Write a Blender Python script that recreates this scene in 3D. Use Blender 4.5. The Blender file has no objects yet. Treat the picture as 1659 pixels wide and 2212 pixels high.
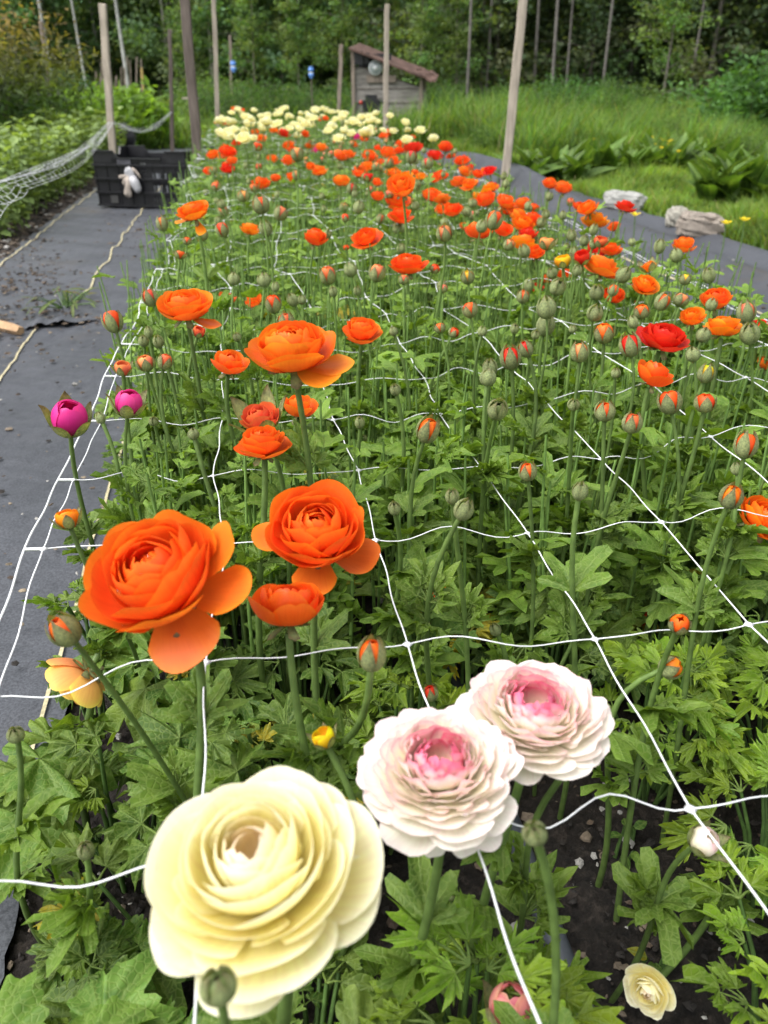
import bpy, math, random
import numpy as np
from mathutils import Vector, Matrix
rad = math.radians
rng = np.random.default_rng(7)
random.seed(7)
scene = bpy.context.scene
COL = bpy.data.collections.new('farm'); scene.collection.children.link(COL)

# ------------------------------------------------------------------ camera geometry
H = 0.62; PITCH = rad(28.3); YAW = rad(9.7); FP = 1703.0; CX, CY = 829.5, 1106.0
FW = np.array([math.sin(YAW), math.cos(YAW), 0.0])          # level forward
RT = np.array([math.cos(YAW), -math.sin(YAW), 0.0])
UP = np.array([0, 0, 1.0])
CAMP = np.array([0, 0, H])
AX = FW*math.cos(PITCH) - UP*math.sin(PITCH)
UPC = UP*math.cos(PITCH) + FW*math.sin(PITCH)
def ray(px, py): return AX + RT*((px-CX)/FP) - UPC*((py-CY)/FP)
def at_d(px, py, d): return CAMP + ray(px, py)*d
def at_z(px, py, z):
    r = ray(px, py); t = (z-H)/r[2]; return CAMP + r*t
def depth_of(p): return float(np.dot(np.asarray(p)-CAMP, AX))

# ------------------------------------------------------------------ mesh builder
class MB:
    def __init__(s): s.V=[]; s.Q=[]; s.T=[]; s.C=[]; s.L=[]; s.n=0; s.MQ=[]; s.MT=[]
    def add(s, V, Q=None, T=None, C=None, L=None, m=0):
        V = np.asarray(V, float).reshape(-1,3); n=len(V)
        s.V.append(V)
        if Q is not None and len(Q): s.Q.append(np.asarray(Q,int)+s.n); s.MQ.append(np.full(len(Q),m))
        if T is not None and len(T): s.T.append(np.asarray(T,int)+s.n); s.MT.append(np.full(len(T),m))
        if C is None: C=(1,1,1)
        C = np.asarray(C,float)
        if C.ndim==1: C=np.tile(C[:3],(n,1))
        s.C.append(C[:, :3])
        if L is None: L=np.zeros((n,3))
        L=np.asarray(L,float)
        if L.ndim==1: L=np.tile(L,(n,1))
        s.L.append(L); s.n+=n
        return s
    def tpl(s):
        return (np.concatenate(s.V), np.concatenate(s.Q) if s.Q else np.zeros((0,4),int),
                np.concatenate(s.T) if s.T else np.zeros((0,3),int), np.concatenate(s.C), np.concatenate(s.L))
    def inst(s, tpl, M, off, tint=(1,1,1), m=0):
        V,Q,T,C,L = tpl
        s.add(V@np.asarray(M).T + off, Q, T, C*np.asarray(tint), L, m)
    def mesh(s, name, mats, smooth=True):
        me = bpy.data.meshes.new(name)
        V=np.concatenate(s.V)
        Q=np.concatenate(s.Q) if s.Q else np.zeros((0,4),int)
        T=np.concatenate(s.T) if s.T else np.zeros((0,3),int)
        me.vertices.add(len(V)); me.vertices.foreach_set('co', V.astype(np.float32).ravel())
        nl=len(Q)*4+len(T)*3
        me.loops.add(nl); me.loops.foreach_set('vertex_index', np.concatenate([Q.ravel(),T.ravel()]).astype(np.int32))
        me.polygons.add(len(Q)+len(T))
        ls=np.concatenate([np.arange(len(Q))*4, len(Q)*4+np.arange(len(T))*3]).astype(np.int32)
        me.polygons.foreach_set('loop_start', ls)
        mi=np.concatenate((s.MQ+s.MT) or [np.zeros(0)]).astype(np.int32)
        if not isinstance(mats,(list,tuple)): mats=[mats]
        for mm in mats: me.materials.append(mm)
        me.polygons.foreach_set('material_index', mi)
        me.polygons.foreach_set('use_smooth', np.full(len(Q)+len(T), smooth))
        a=me.attributes.new('Col','FLOAT_COLOR','POINT')
        C=np.concatenate(s.C); a.data.foreach_set('color', np.concatenate([C,np.ones((len(C),1))],1).astype(np.float32).ravel())
        a=me.attributes.new('lc','FLOAT_VECTOR','POINT')
        a.data.foreach_set('vector', np.concatenate(s.L).astype(np.float32).ravel())
        me.update(calc_edges=True); me.validate()
        return me
    def obj(s, name, mats, parent=None, smooth=True, loc=None):
        o=bpy.data.objects.new(name, s.mesh(name,mats,smooth)); COL.objects.link(o)
        if parent is not None: o.parent=parent
        if loc is not None: o.location=loc
        return o
def tag(o, label=None, cat=None, group=None, kind=None):
    if label: o['label']=label
    if cat: o['category']=cat
    if group: o['group']=group
    if kind: o['kind']=kind
    return o
def empty(name, loc, rz=0, sc=1):
    o=bpy.data.objects.new(name,None); COL.objects.link(o); o.location=tuple(loc); o.rotation_euler=(0,0,rz); o.scale=(sc,)*3
    o.empty_display_size=.05
    return o
def link(name, me, parent=None, M=None):
    o=bpy.data.objects.new(name, me); COL.objects.link(o)
    if parent is not None: o.parent=parent
    if M is not None: o.matrix_local=M
    return o
def grid_q(nu, nv):
    i=np.arange(nu-1)[:,None]; j=np.arange(nv-1)[None,:]
    a=(i*nv+j).ravel(); return np.stack([a,a+nv,a+nv+1,a+1],1)
def tube(mb, P, R, k=6, C=(1,1,1), m=0, cap=False, L=None):
    P=np.asarray(P,float); n=len(P); R=np.broadcast_to(np.asarray(R,float),(n,))
    d=np.gradient(P,axis=0); d/=np.linalg.norm(d,axis=1)[:,None]+1e-12
    ref=np.array([0,0,1.0]) if abs(d[0,2])<.8 else np.array([1.0,0,0])
    a=np.cross(d,ref); a/=np.linalg.norm(a,axis=1)[:,None]+1e-12; b=np.cross(d,a)
    th=np.linspace(0,2*np.pi,k,endpoint=False)
    V=P[:,None,:]+R[:,None,None]*(np.cos(th)[None,:,None]*a[:,None,:]+np.sin(th)[None,:,None]*b[:,None,:])
    V=V.reshape(-1,3)
    i=np.arange(n-1)[:,None]; j=np.arange(k)[None,:]; j2=(j+1)%k
    Q=np.stack([(i*k+j).ravel(),(i*k+j2).ravel(),((i+1)*k+j2).ravel(),((i+1)*k+j).ravel()],1)
    T=[]
    if cap:
        V=np.concatenate([V,P[:1],P[-1:]]); c0=n*k; c1=c0+1
        T=[(c0,(q+1)%k,q) for q in range(k)]+[(c1,(n-1)*k+q,(n-1)*k+(q+1)%k) for q in range(k)]
    CC=np.asarray(C,float)
    if CC.ndim==2:
        CC=np.repeat(CC,k,axis=0)
        if cap: CC=np.concatenate([CC,CC[:1],CC[-1:]])
    mb.add(V,Q,T,CC,L if L is not None else (0,0,0),m)
def box(mb, c, s, R=None, C=(1,1,1), m=0):
    V=np.array([(x,y,z) for x in(-.5,.5) for y in(-.5,.5) for z in(-.5,.5)])*np.asarray(s,float)
    if R is not None: V=V@np.asarray(R).T
    Q=[(0,1,3,2),(4,6,7,5),(0,4,5,1),(2,3,7,6),(0,2,6,4),(1,5,7,3)]
    mb.add(V+np.asarray(c,float),Q,None,C,None,m)
def rotz(a): c,s=math.cos(a),math.sin(a); return np.array([[c,-s,0],[s,c,0],[0,0,1]])
def frame(fwd, up=(0,0,1)):
    f=np.asarray(fwd,float); f=f/np.linalg.norm(f); u=np.asarray(up,float)
    x=np.cross(f,u)
    if np.linalg.norm(x)<1e-4: x=np.array([1.0,0,0])
    x/=np.linalg.norm(x); z=np.cross(x,f); return np.stack([x,f,z],1)   # columns: local x, y(fwd), z
def vnoise(P, seed=0, f=1.0):                                   # cheap smooth pseudo noise in -1..1
    P=np.asarray(P,float)*f; r=np.random.default_rng(seed); out=0
    for k in range(5):
        w=r.normal(size=P.shape[-1])*(1+k*.9); out=out+np.sin(P@w*2.2+r.uniform(0,6.28))/(1+k*.5)
    return out/2.6

# ------------------------------------------------------------------ materials
def newmat(name):
    m=bpy.data.materials.new(name); m.use_nodes=True; nt=m.node_tree; nt.nodes.clear()
    o=nt.nodes.new('ShaderNodeOutputMaterial'); return m,nt,o
def N(nt,t,**k):
    n=nt.nodes.new(t)
    for a,b in k.items(): setattr(n,a,b)
    return n
def mixc(nt, fac, a, b, mode='MIX'):
    n=N(nt,'ShaderNodeMix',data_type='RGBA',blend_type=mode)
    for s,v in ((0,fac),(6,a),(7,b)):
        if hasattr(v,'links') or hasattr(v,'is_output'): nt.links.new(v,n.inputs[s])
        else: n.inputs[s].default_value = v if s==0 else (tuple(v)+(1,) if len(v)==3 else v)
    return n.outputs[2]
def mth(nt,op,a,b=None,c=None):
    n=N(nt,'ShaderNodeMath',operation=op)
    for i,v in enumerate((a,b,c)):
        if v is None: continue
        if hasattr(v,'is_output'): nt.links.new(v,n.inputs[i])
        else: n.inputs[i].default_value=v
    return n.outputs[0]
def noise(nt, scale, detail=3, vec=None, rough=.5):
    n=N(nt,'ShaderNodeTexNoise'); n.inputs['Scale'].default_value=scale; n.inputs['Detail'].default_value=detail; n.inputs['Roughness'].default_value=rough
    if vec is not None: nt.links.new(vec,n.inputs['Vector'])
    return n.outputs['Fac']
def ramp(nt, fac, stops):
    r=N(nt,'ShaderNodeValToRGB'); nt.links.new(fac,r.inputs[0]); e=r.color_ramp.elements
    while len(e)<len(stops): e.new(.5)
    for i,(p,c) in enumerate(stops): e[i].position=p; e[i].color=tuple(c)+((1,) if len(c)==3 else ())
    return r.outputs[0]
def bump(nt, h, strength, dist):
    b=N(nt,'ShaderNodeBump'); b.inputs['Strength'].default_value=strength; b.inputs['Distance'].default_value=dist
    nt.links.new(h,b.inputs['Height']); return b.outputs[0]
def princ(nt, out, col, rough=.5, spec=.5, nrm=None, trans=None, tcol=None, sss=0, coat=0):
    p=N(nt,'ShaderNodeBsdfPrincipled')
    def setv(k,v):
        if hasattr(v,'is_output'): nt.links.new(v,p.inputs[k])
        else: p.inputs[k].default_value = v if not isinstance(v,(tuple,list)) else tuple(v)+((1,) if len(v)==3 else ())
    setv('Base Color',col); setv('Roughness',rough); setv('Specular IOR Level',spec)
    if coat: setv('Coat Weight',coat); setv('Coat Roughness',.25)
    if nrm is not None: nt.links.new(nrm,p.inputs['Normal'])
    sh=p.outputs[0]
    if trans:
        t=N(nt,'ShaderNodeBsdfTranslucent'); c=tcol if tcol is not None else col
        if hasattr(c,'is_output'): nt.links.new(c,t.inputs[0])
        else: t.inputs[0].default_value=tuple(c)+(1,)
        if nrm is not None: nt.links.new(nrm,t.inputs['Normal'])
        mx=N(nt,'ShaderNodeMixShader'); mx.inputs[0].default_value=trans
        nt.links.new(sh,mx.inputs[1]); nt.links.new(t.outputs[0],mx.inputs[2]); sh=mx.outputs[0]
    nt.links.new(sh,out.inputs[0]); return p
def attr(nt,name,out='Color'): a=N(nt,'ShaderNodeAttribute'); a.attribute_name=name; return a.outputs[out]
def objco(nt): return N(nt,'ShaderNodeTexCoord').outputs['Object']

def leaf_material(name, rough=.5, trans=.32, veins=True, nscale=60, tintm=True):
    m,nt,o=newmat(name); c=attr(nt,'Col'); L=attr(nt,'lc','Vector'); co=objco(nt)
    n=noise(nt,nscale,3,co); k=ramp(nt,n,[(.3,(.62,.70,.66)),(.7,(1.38,1.26,1.3))])
    c=mixc(nt,1.0,c,k,'MULTIPLY')
    n3=noise(nt,6,4,co); c=mixc(nt,1.0,c,ramp(nt,n3,[(.35,(.62,.66,.66)),(.65,(1.12,1.1,1.0))]),'MULTIPLY')
    h=n
    if veins:
        sx=N(nt,'ShaderNodeSeparateXYZ'); nt.links.new(L,sx.inputs[0])
        fr=mth(nt,'ABSOLUTE',mth(nt,'SUBTRACT',mth(nt,'FRACT',sx.outputs[0]),.5))
        w=mth(nt,'MULTIPLY',fr,sx.outputs[1])
        v=N(nt,'ShaderNodeMapRange'); nt.links.new(w,v.inputs[0]); v.inputs[1].default_value=0; v.inputs[2].default_value=.03; v.inputs[3].default_value=.5; v.inputs[4].default_value=0
        c=mixc(nt,v.outputs[0],c,(.20,.31,.10))
        h=mth(nt,'SUBTRACT',n,v.outputs[0])
        vo=N(nt,'ShaderNodeTexVoronoi',feature='DISTANCE_TO_EDGE'); vo.inputs['Scale'].default_value=210; nt.links.new(co,vo.inputs['Vector'])
        ed=N(nt,'ShaderNodeMapRange'); nt.links.new(vo.outputs['Distance'],ed.inputs[0]); ed.inputs[2].default_value=.16; ed.inputs[3].default_value=.35; ed.inputs[4].default_value=0
        c=mixc(nt,ed.outputs[0],c,(.26,.36,.13)); h=mth(nt,'SUBTRACT',h,mth(nt,'MULTIPLY',ed.outputs[0],.8))
    b=bump(nt,h,.6,.0015)
    c=mixc(nt,1.0,c,(1.0,.95,.72),'MULTIPLY') if tintm else c
    tc=mixc(nt,1.0,c,(1.5,1.5,.5),'MULTIPLY')
    princ(nt,o,c,rough,.28,b,trans,tc)
    return m
M_LEAF=leaf_material('ranunculus_leaf')
M_FARLEAF=leaf_material('far_leaf',.6,.45,False,8,False)
M_SEPAL=leaf_material('sepal',.55,.25,False,400,False)
def stem_material():
    m,nt,o=newmat('stem'); c=attr(nt,'Col'); co=objco(nt); n=noise(nt,90,3,co)
    c=mixc(nt,1.0,c,ramp(nt,n,[(.3,(.7,.72,.7)),(.7,(1.25,1.25,1.2))]),'MULTIPLY')
    princ(nt,o,c,.5,.4,bump(nt,noise(nt,900,2,co),.4,.0004)); return m
M_STEM=stem_material()
def petal_material(name):
    m,nt,o=newmat(name); c=attr(nt,'Col'); oi=N(nt,'ShaderNodeObjectInfo').outputs['Color']
    c=mixc(nt,1.0,c,oi,'MULTIPLY'); L=attr(nt,'lc','Vector')
    mp=N(nt,'ShaderNodeMapping'); nt.links.new(L,mp.inputs[0]); mp.inputs['Scale'].default_value=(26,2.2,7)
    n=noise(nt,1.0,4,mp.outputs[0]); c2=mixc(nt,1.0,c,ramp(nt,n,[(.3,(.96,.91,.92)),(.7,(1.03,1.07,1.04))]),'MULTIPLY')
    princ(nt,o,c2,.42,.35,bump(nt,n,.18,.0005),.38,c2); return m
M_PETAL=petal_material('petal')
def simple(name, col, rough=.6, var=.3, scale=20, bmp=.3, bd=.002, spec=.5, stretch=None, metal=0):
    m,nt,o=newmat(name); co=objco(nt)
    if stretch:
        mp=N(nt,'ShaderNodeMapping'); nt.links.new(co,mp.inputs[0]); mp.inputs['Scale'].default_value=stretch; co=mp.outputs[0]
    n=noise(nt,scale,5,co,.6); lo=tuple(x*(1-var) for x in col); hi=tuple(min(1,x*(1+var)) for x in col)
    c=ramp(nt,n,[(.3,lo),(.7,hi)])
    p=princ(nt,o,c,rough,spec,bump(nt,n,bmp,bd)); p.inputs['Metallic'].default_value=metal; return m
def vcol(name, rough=.6, scale=30, var=.25, bd=.003, bmp=.5):
    m,nt,o=newmat(name); c=attr(nt,'Col'); co=objco(nt); n=noise(nt,scale,5,co,.6)
    c=mixc(nt,1.0,c,ramp(nt,n,[(.3,(1-var,)*3),(.7,(1+var,)*3)]),'MULTIPLY'); princ(nt,o,c,rough,.4,bump(nt,n,bmp,bd)); return m
M_STRING=simple('net_string',(.78,.80,.82),.45,.06,200,.1)
M_WOOD=simple('weathered_wood',(.23,.19,.155),.8,.45,9,.8,.004,.2,(6,6,.6))
M_WOOD2=simple('pale_wood',(.38,.33,.27),.8,.35,9,.8,.004,.2,(6,6,.6))
M_WOOD3=simple('dark_wood',(.14,.115,.10),.8,.45,9,.8,.004,.2,(6,6,.6))
M_BLACK=simple('black_plastic',(.014,.014,.017),.38,.3,25,.15,.001)
M_RUST=simple('rusty_sheet',(.10,.062,.050),.85,.5,7,.6,.006,.2)
M_BOARD=simple('grey_board',(.24,.225,.205),.85,.5,4,.6,.006,.2,(1,1,5))
M_BLUE=simple('blue_plastic',(.10,.25,.62),.4,.1)
M_WHITE=simple('white_plastic',(.75,.76,.78),.4,.05)
M_CHROME=simple('headlight_glass',(.62,.66,.66),.15,.1,10,.1,.001,.8)
M_TUBE=simple('drip_tube',(.05,.056,.068),.38,.3,30,.15,.001)
M_RED=simple('red_paint',(.5,.05,.03),.4,.1)
M_CLOTHG=simple('glove_fabric',(.42,.36,.31),.8,.3,40,.6,.003)
M_CLOTHW=simple('glove_plastic',(.42,.42,.44),.45,.15,30,.4,.003)
M_ROCK=vcol('rock',.8,14,.28,.01,.9)
M_YELL=simple('yellow_thread',(.45,.40,.24),.7,.35,160,.4)
M_BARK=vcol('bark',.85,9,.3,.02,.8)
M_DEBRIS=vcol('debris',.8,60,.3,.002,.6)
def soil():
    m,nt,o=newmat('soil'); co=objco(nt)
    n=noise(nt,70,8,co,.75); n2=noise(nt,4,3,co)
    c=ramp(nt,n,[(.35,(.008,.007,.006)),(.52,(.026,.021,.017)),(.68,(.085,.068,.055))])
    c=mixc(nt,ramp(nt,n2,[(.4,(0,0,0)),(.7,(.5,.5,.5))]),c,(.05,.037,.028))
    princ(nt,o,c,.8,.35,bump(nt,n,1,.012)); return m
M_SOIL=soil()
def fabric():
    m,nt,o=newmat('woven_ground_cloth'); co=objco(nt)
    w1=N(nt,'ShaderNodeTexWave',wave_type='BANDS',bands_direction='X'); w1.inputs['Scale'].default_value=150; w1.inputs['Distortion'].default_value=.1
    w2=N(nt,'ShaderNodeTexWave',wave_type='BANDS',bands_direction='Y'); w2.inputs['Scale'].default_value=150; w2.inputs['Distortion'].default_value=.1
    nt.links.new(co,w1.inputs[0]); nt.links.new(co,w2.inputs[0])
    wv=mth(nt,'MULTIPLY',w1.outputs['Fac'],w2.outputs['Fac'])
    n=noise(nt,3.2,7,co,.75); n2=noise(nt,22,6,co,.7)
    c=ramp(nt,n,[(.3,(.040,.044,.052)),(.7,(.074,.079,.092))])
    c=mixc(nt,1.0,c,ramp(nt,wv,[(0,(.93,.93,.93)),(1,(1.05,1.05,1.05))]),'MULTIPLY')
    fn=noise(nt,330,2,co,.7); c=mixc(nt,1.0,c,ramp(nt,fn,[(.35,(.6,.6,.62)),(.65,(1.4,1.4,1.38))]),'MULTIPLY')
    dirt=mth(nt,'MULTIPLY',ramp(nt,noise(nt,1.7,4,co),[(.55,(0,0,0)),(.68,(1,1,1))]),ramp(nt,n2,[(.42,(0,0,0)),(.6,(.75,.75,.75))]))
    c=mixc(nt,dirt,c,(.075,.062,.05))
    h=mth(nt,'ADD',mth(nt,'MULTIPLY',wv,.03),n2)
    princ(nt,o,c,.52,.4,bump(nt,h,.35,.003)); return m
M_FABRIC=fabric()
def groundm():
    m,nt,o=newmat('meadow_ground'); co=objco(nt); n=noise(nt,1.2,6,co,.65); n2=noise(nt,14,5,co,.7)
    c=ramp(nt,n2,[(.3,(.03,.05,.015)),(.7,(.085,.13,.03))]); c=mixc(nt,ramp(nt,n,[(.5,(0,0,0)),(.75,(.5,.5,.5))]),c,(.06,.06,.03))
    princ(nt,o,c,.8,.2,bump(nt,n2,.8,.03)); return m
M_GROUND=groundm()
def glassm():
    m,nt,o=newmat('water'); p=princ(nt,o,(1,1,1),.02,.5); p.inputs['Transmission Weight'].default_value=1; p.inputs['IOR'].default_value=1.33; return m
M_WATER=glassm()

# ------------------------------------------------------------------ leaves
def polar_leaf(nphi, K, phimax, Rf, spacing, ruf=.06, droop=.25, fold=.15, seed=0, col=(.05,.12,.03)):
    r=np.random.default_rng(seed); ph=np.linspace(-phimax,phimax,nphi); R=Rf(ph)
    k=np.linspace(0,1,K+1)[:,None]; rr=k*R[None,:]*(.93+.07*k)
    x=rr*np.sin(ph)[None,:]; y=rr*np.cos(ph)[None,:]
    fr=np.abs(((ph/spacing+.5)%1)-.5)*2
    z=ruf*rr*np.sin(ph*6+r.uniform(0,6))[None,:]+ruf*.7*k**2*np.sin(ph*13+r.uniform(0,6))[None,:]*R - droop*rr**2 - fold*rr*(1-fr[None,:])*.6 + fold*rr*.3
    V=np.stack([x,y,z],-1).reshape(-1,3)
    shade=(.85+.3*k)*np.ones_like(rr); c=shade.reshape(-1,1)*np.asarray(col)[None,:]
    L=np.stack([np.broadcast_to(ph/spacing+.5,rr.shape),rr,np.zeros_like(rr)],-1).reshape(-1,3)
    mb=MB(); mb.add(V,grid_q(K+1,nphi),None,c,L); return mb.tpl()
def lobes(cs, ls, w, floor, teeth, tf, seed=0, base_ph=None):
    r=np.random.default_rng(seed); p0=r.uniform(0,1)
    def f(ph):
        R=np.full_like(ph,floor)
        for c,l in zip(cs,ls):
            t=np.clip(1-((ph-c)/w)**2,0,1); R=np.maximum(R,l*t**.42*(t>0))
        saw=np.abs(((ph*tf+p0)%1)-.5)*2
        s2=np.abs(((ph*tf*2.1+.3*p0)%1)-.5)*2
        R=R*(1-teeth*saw)*(1-.45*teeth*s2)
        return R
    return f
D=math.pi/180
def broad_leaf(seed, nphi=127, K=4):
    j=np.random.default_rng(seed).uniform(-5,5,5)*D
    return polar_leaf(nphi,K,128*D,lobes([0+j[0],48*D+j[1],-48*D+j[2],98*D+j[3],-98*D+j[4]],[1,.9,.9,.72,.72],24*D,.27,.25,3.8,seed),48*D,.13,.30,.16,seed,(.105,.195,.042))
def basal_leaf(seed, nphi=91, K=4):
    return polar_leaf(nphi,K,150*D,lobes([0,62*D,-62*D,118*D,-118*D],[1,.95,.95,.75,.75],38*D,.50,.16,2.7,seed),62*D,.12,.35,.14,seed,(.115,.21,.045))
def cut_leaf(seed, nphi=61, K=3, col=(.19,.33,.035)):
    mb=MB(); r=np.random.default_rng(seed)
    for (a,off,s) in ((0,.42,.62),(58*D,.2,.5),(-58*D,.2,.5),(25*D,.3,.35),(-25*D,.3,.35)):
        t=polar_leaf(nphi,K,85*D,lobes([0,36*D,-36*D,70*D,-70*D],[1,.80,.80,.5,.5],19*D,.40,.30,4.6,seed+500+int(a*50)),36*D,.22,.30,.25,seed+500+int(a*9),col)
        d=np.array([math.sin(a),math.cos(a),0]); Rm=rotz(-a)*s
        Rm=Rm@np.array([[1,0,0],[0,math.cos(.3),-math.sin(.3)],[0,math.sin(.3),math.cos(.3)]])
        mb.inst(t,Rm,d*off+np.array([0,0,r.uniform(-.03,.08)]))
        tube(mb,[(0,0,0),d*off*.5+np.array([0,0,.02]),d*off],[.022,.018,.012],4,(.08,.16,.03))
    return mb.tpl()
def celery_leaf(seed, nphi=55, K=4, col=(.098,.185,.040)):
    mb=MB(); r=np.random.default_rng(seed+900)
    for (a,off,s_) in ((r.normal()*.06,.40,.60),(62*D+r.normal()*.1,.20,.52),(-62*D+r.normal()*.1,.20,.52)):
        t=polar_leaf(nphi,K,98*D,lobes([0,40*D+r.normal()*.05,-40*D+r.normal()*.05,80*D,-80*D],[1,.86,.86,.5,.5],23*D,.40,.20,2.9,seed+int(a*50)+700),40*D,.16,.35,.16,seed+int(a*9)+700,np.asarray(col)*r.uniform(.85,1.15))
        d=np.array([math.sin(a),math.cos(a),0]); Rm=rotz(-a)*s_; e=r.uniform(.0,.4)
        Rm=Rm@np.array([[1,0,0],[0,math.cos(e),-math.sin(e)],[0,math.sin(e),math.cos(e)]])
        mb.inst(t,Rm,d*off+np.array([0,0,r.uniform(-.03,.05)]))
        tube(mb,[(0,0,0),d*off*.5+np.array([0,0,.02]),d*off],[.022,.018,.012],4,(.12,.21,.05))
    return mb.tpl()
def small_leaf(seed, col=(.135,.245,.045)):     # narrow three-lobed stem leaf, light
    return polar_leaf(17,2,70*D,lobes([0,42*D,-42*D],[1,.8,.8],20*D,.22,.25,6,seed),42*D,.1,.4,.2,seed,col)
def oval_leaf(n=7, w=.32, col=(.08,.15,.04), curl=.25, fold=.25):
    s=np.linspace(0,1,n)[:,None]; t=np.linspace(-1,1,5)[None,:]
    hw=w*np.sin(np.pi*np.clip(s,.02,.99)**.8)**.8; x=hw*t; y=s+0*t; z=fold*np.abs(x)-curl*y**2
    V=np.stack([x,y,z],-1).reshape(-1,3); L=np.stack([t*.5+.5+0*s,hw+0*t,0*x],-1).reshape(-1,3)
    mb=MB(); mb.add(V,grid_q(n,5),None,np.ones((n*5,1))*np.asarray(col)*(1+.1*np.abs(np.tile(t,(n,1)).reshape(-1,1))),L); return mb.tpl()
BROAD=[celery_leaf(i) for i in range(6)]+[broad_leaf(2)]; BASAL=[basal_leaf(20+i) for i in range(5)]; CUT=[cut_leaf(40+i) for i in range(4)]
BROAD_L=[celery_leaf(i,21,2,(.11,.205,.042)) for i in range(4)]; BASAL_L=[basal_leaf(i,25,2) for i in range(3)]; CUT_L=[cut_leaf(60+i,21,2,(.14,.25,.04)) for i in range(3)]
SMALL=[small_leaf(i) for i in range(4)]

def put_leaf(mb, tpl, p, az, elev, size, roll=0, tint=(1,1,1)):
    f=np.array([math.cos(az)*math.cos(elev),math.sin(az)*math.cos(elev),math.sin(elev)])
    Fm=frame(f); c,s=math.cos(roll),math.sin(roll)
    Fm=Fm@np.array([[c,0,s],[0,1,0],[-s,0,c]])
    mb.inst(tpl,Fm*size,p,tint)
def clump(mb, st, tpls, n, rad_, hmin, hmax, lsize, r, org=(0,0,0), tintv=.25, k=4, yellow=.03):
    org=np.asarray(org,float)
    for i in range(n):
        az=r.uniform(0,6.283); q=r.uniform(0,1)**.7; rr=rad_*q; h=hmin+(hmax-hmin)*(1-q*.55)*r.uniform(.6,1)
        p1=org+np.array([math.cos(az)*rr,math.sin(az)*rr,h])
        p0=org+np.array([math.cos(az)*.012,math.sin(az)*.012,0]); pm=(p0+p1)/2+np.array([0,0,h*.15])
        tube(st,[p0,pm,p1],[.0024,.002,.0016],k,(.075,.14,.035))
        g=r.uniform(1-tintv,1+tintv); t=(g*r.uniform(.85,1.15),g,g*r.uniform(.8,1.2))
        if r.random()<yellow: t=(3.6,1.7,.8)
        put_leaf(mb,tpls[r.integers(len(tpls))],p1,az+r.uniform(-.7,.7),r.uniform(-.45,.55),lsize*r.uniform(.6,1.15),r.uniform(-.5,.5),t)

# ------------------------------------------------------------------ flower heads
def petal_grid(az,e0,e1,L,A,tip=.35,cup=.05,ruf=.02,z0=0,r0=.03,ns=9,nt=9,q=1.0,ph=0,lean=0,notch=0,fr=0.0):
    S=np.linspace(0,1,ns)[:,None]; t=np.linspace(-1,1,nt)[None,:]
    fine=np.linspace(0,1,60); e=e0+(e1-e0)*fine**q; dr=np.cos(e)*L/59; dz=np.sin(e)*L/59
    rho=r0+np.concatenate([[0],np.cumsum(dr)[:-1]]); zz=z0+np.concatenate([[0],np.cumsum(dz)[:-1]])
    u=S*(1-tip*np.abs(t)**2.6-notch*np.exp(-(t/.12)**2)*S**3)
    r_=np.interp(u,fine,rho); z_=np.interp(u,fine,zz); ee=e0+(e1-e0)*u**q
    off=-cup*L*(t**2)*S + ruf*S**2.5*np.sin(t*4.2+ph)+fr*S**5*np.sin(t*9+ph*2)
    r_=r_-np.sin(ee)*(-off)*-1; z_=z_-np.cos(ee)*off
    wid=A*(1-.12*S)*np.minimum(1,(S*2.2+.25))
    a=az+t*wid+lean*S
    X=r_*np.cos(a); Y=r_*np.sin(a)
    V=np.stack([X,Y,z_+0*a],-1).reshape(-1,3)
    Lc=np.stack([t*.5+az*1.7+0*S,S+0*t,np.full((ns,nt),az)],-1).reshape(-1,3)
    return V,grid_q(ns,nt),(S+0*t).reshape(-1,1),(np.abs(t)+0*S).reshape(-1,1),Lc
def pcol(style,S,T,f,r):
    """per-vertex multiplier / colour; f 0 outer .. 1 inner"""
    b=r.uniform(.86,1.08); gv=r.uniform(.75,1.25)
    if style=='orange':
        c=np.concatenate([1.0+0*S,(.92+.20*S**4+.55*np.clip(S-.86,0,1)*3+.18*T*S-.18*f)*gv,1.0+0*S],1)*b
        c[:,0:1]*=(.97+.05*S)
    elif style=='pink':
        edge=np.clip(S**11*1.1+.30*T**8*S,0,1)*(.10+.90*f)*r.uniform(.3,1.2)
        cream=(np.array([.99,.93,.62])*(1-S**2)+np.array([.98,.95,.88])*S**2)+np.array([0,.0,.04])*(1-f); pk=np.array([.90,.24,.38])
        edge=np.clip(edge+ max(0,f-.66)*2.9*S,0,1)
        c=cream*(1-edge)+pk*edge
    elif style=='cream':
        inner=max(0,f-.82)*3.0; k5=S**4; cr=np.array([.98,.96,.77])*k5+np.array([.98,.88,.36])*(1-k5)
        pk=np.array([.96,.74,.62]); c=cr*(1-inner)+pk*inner
        c=c*(1.0+.0*b)
    else:
        c=np.ones((len(S),3))*b*(.88+.14*S)
    return c
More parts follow.
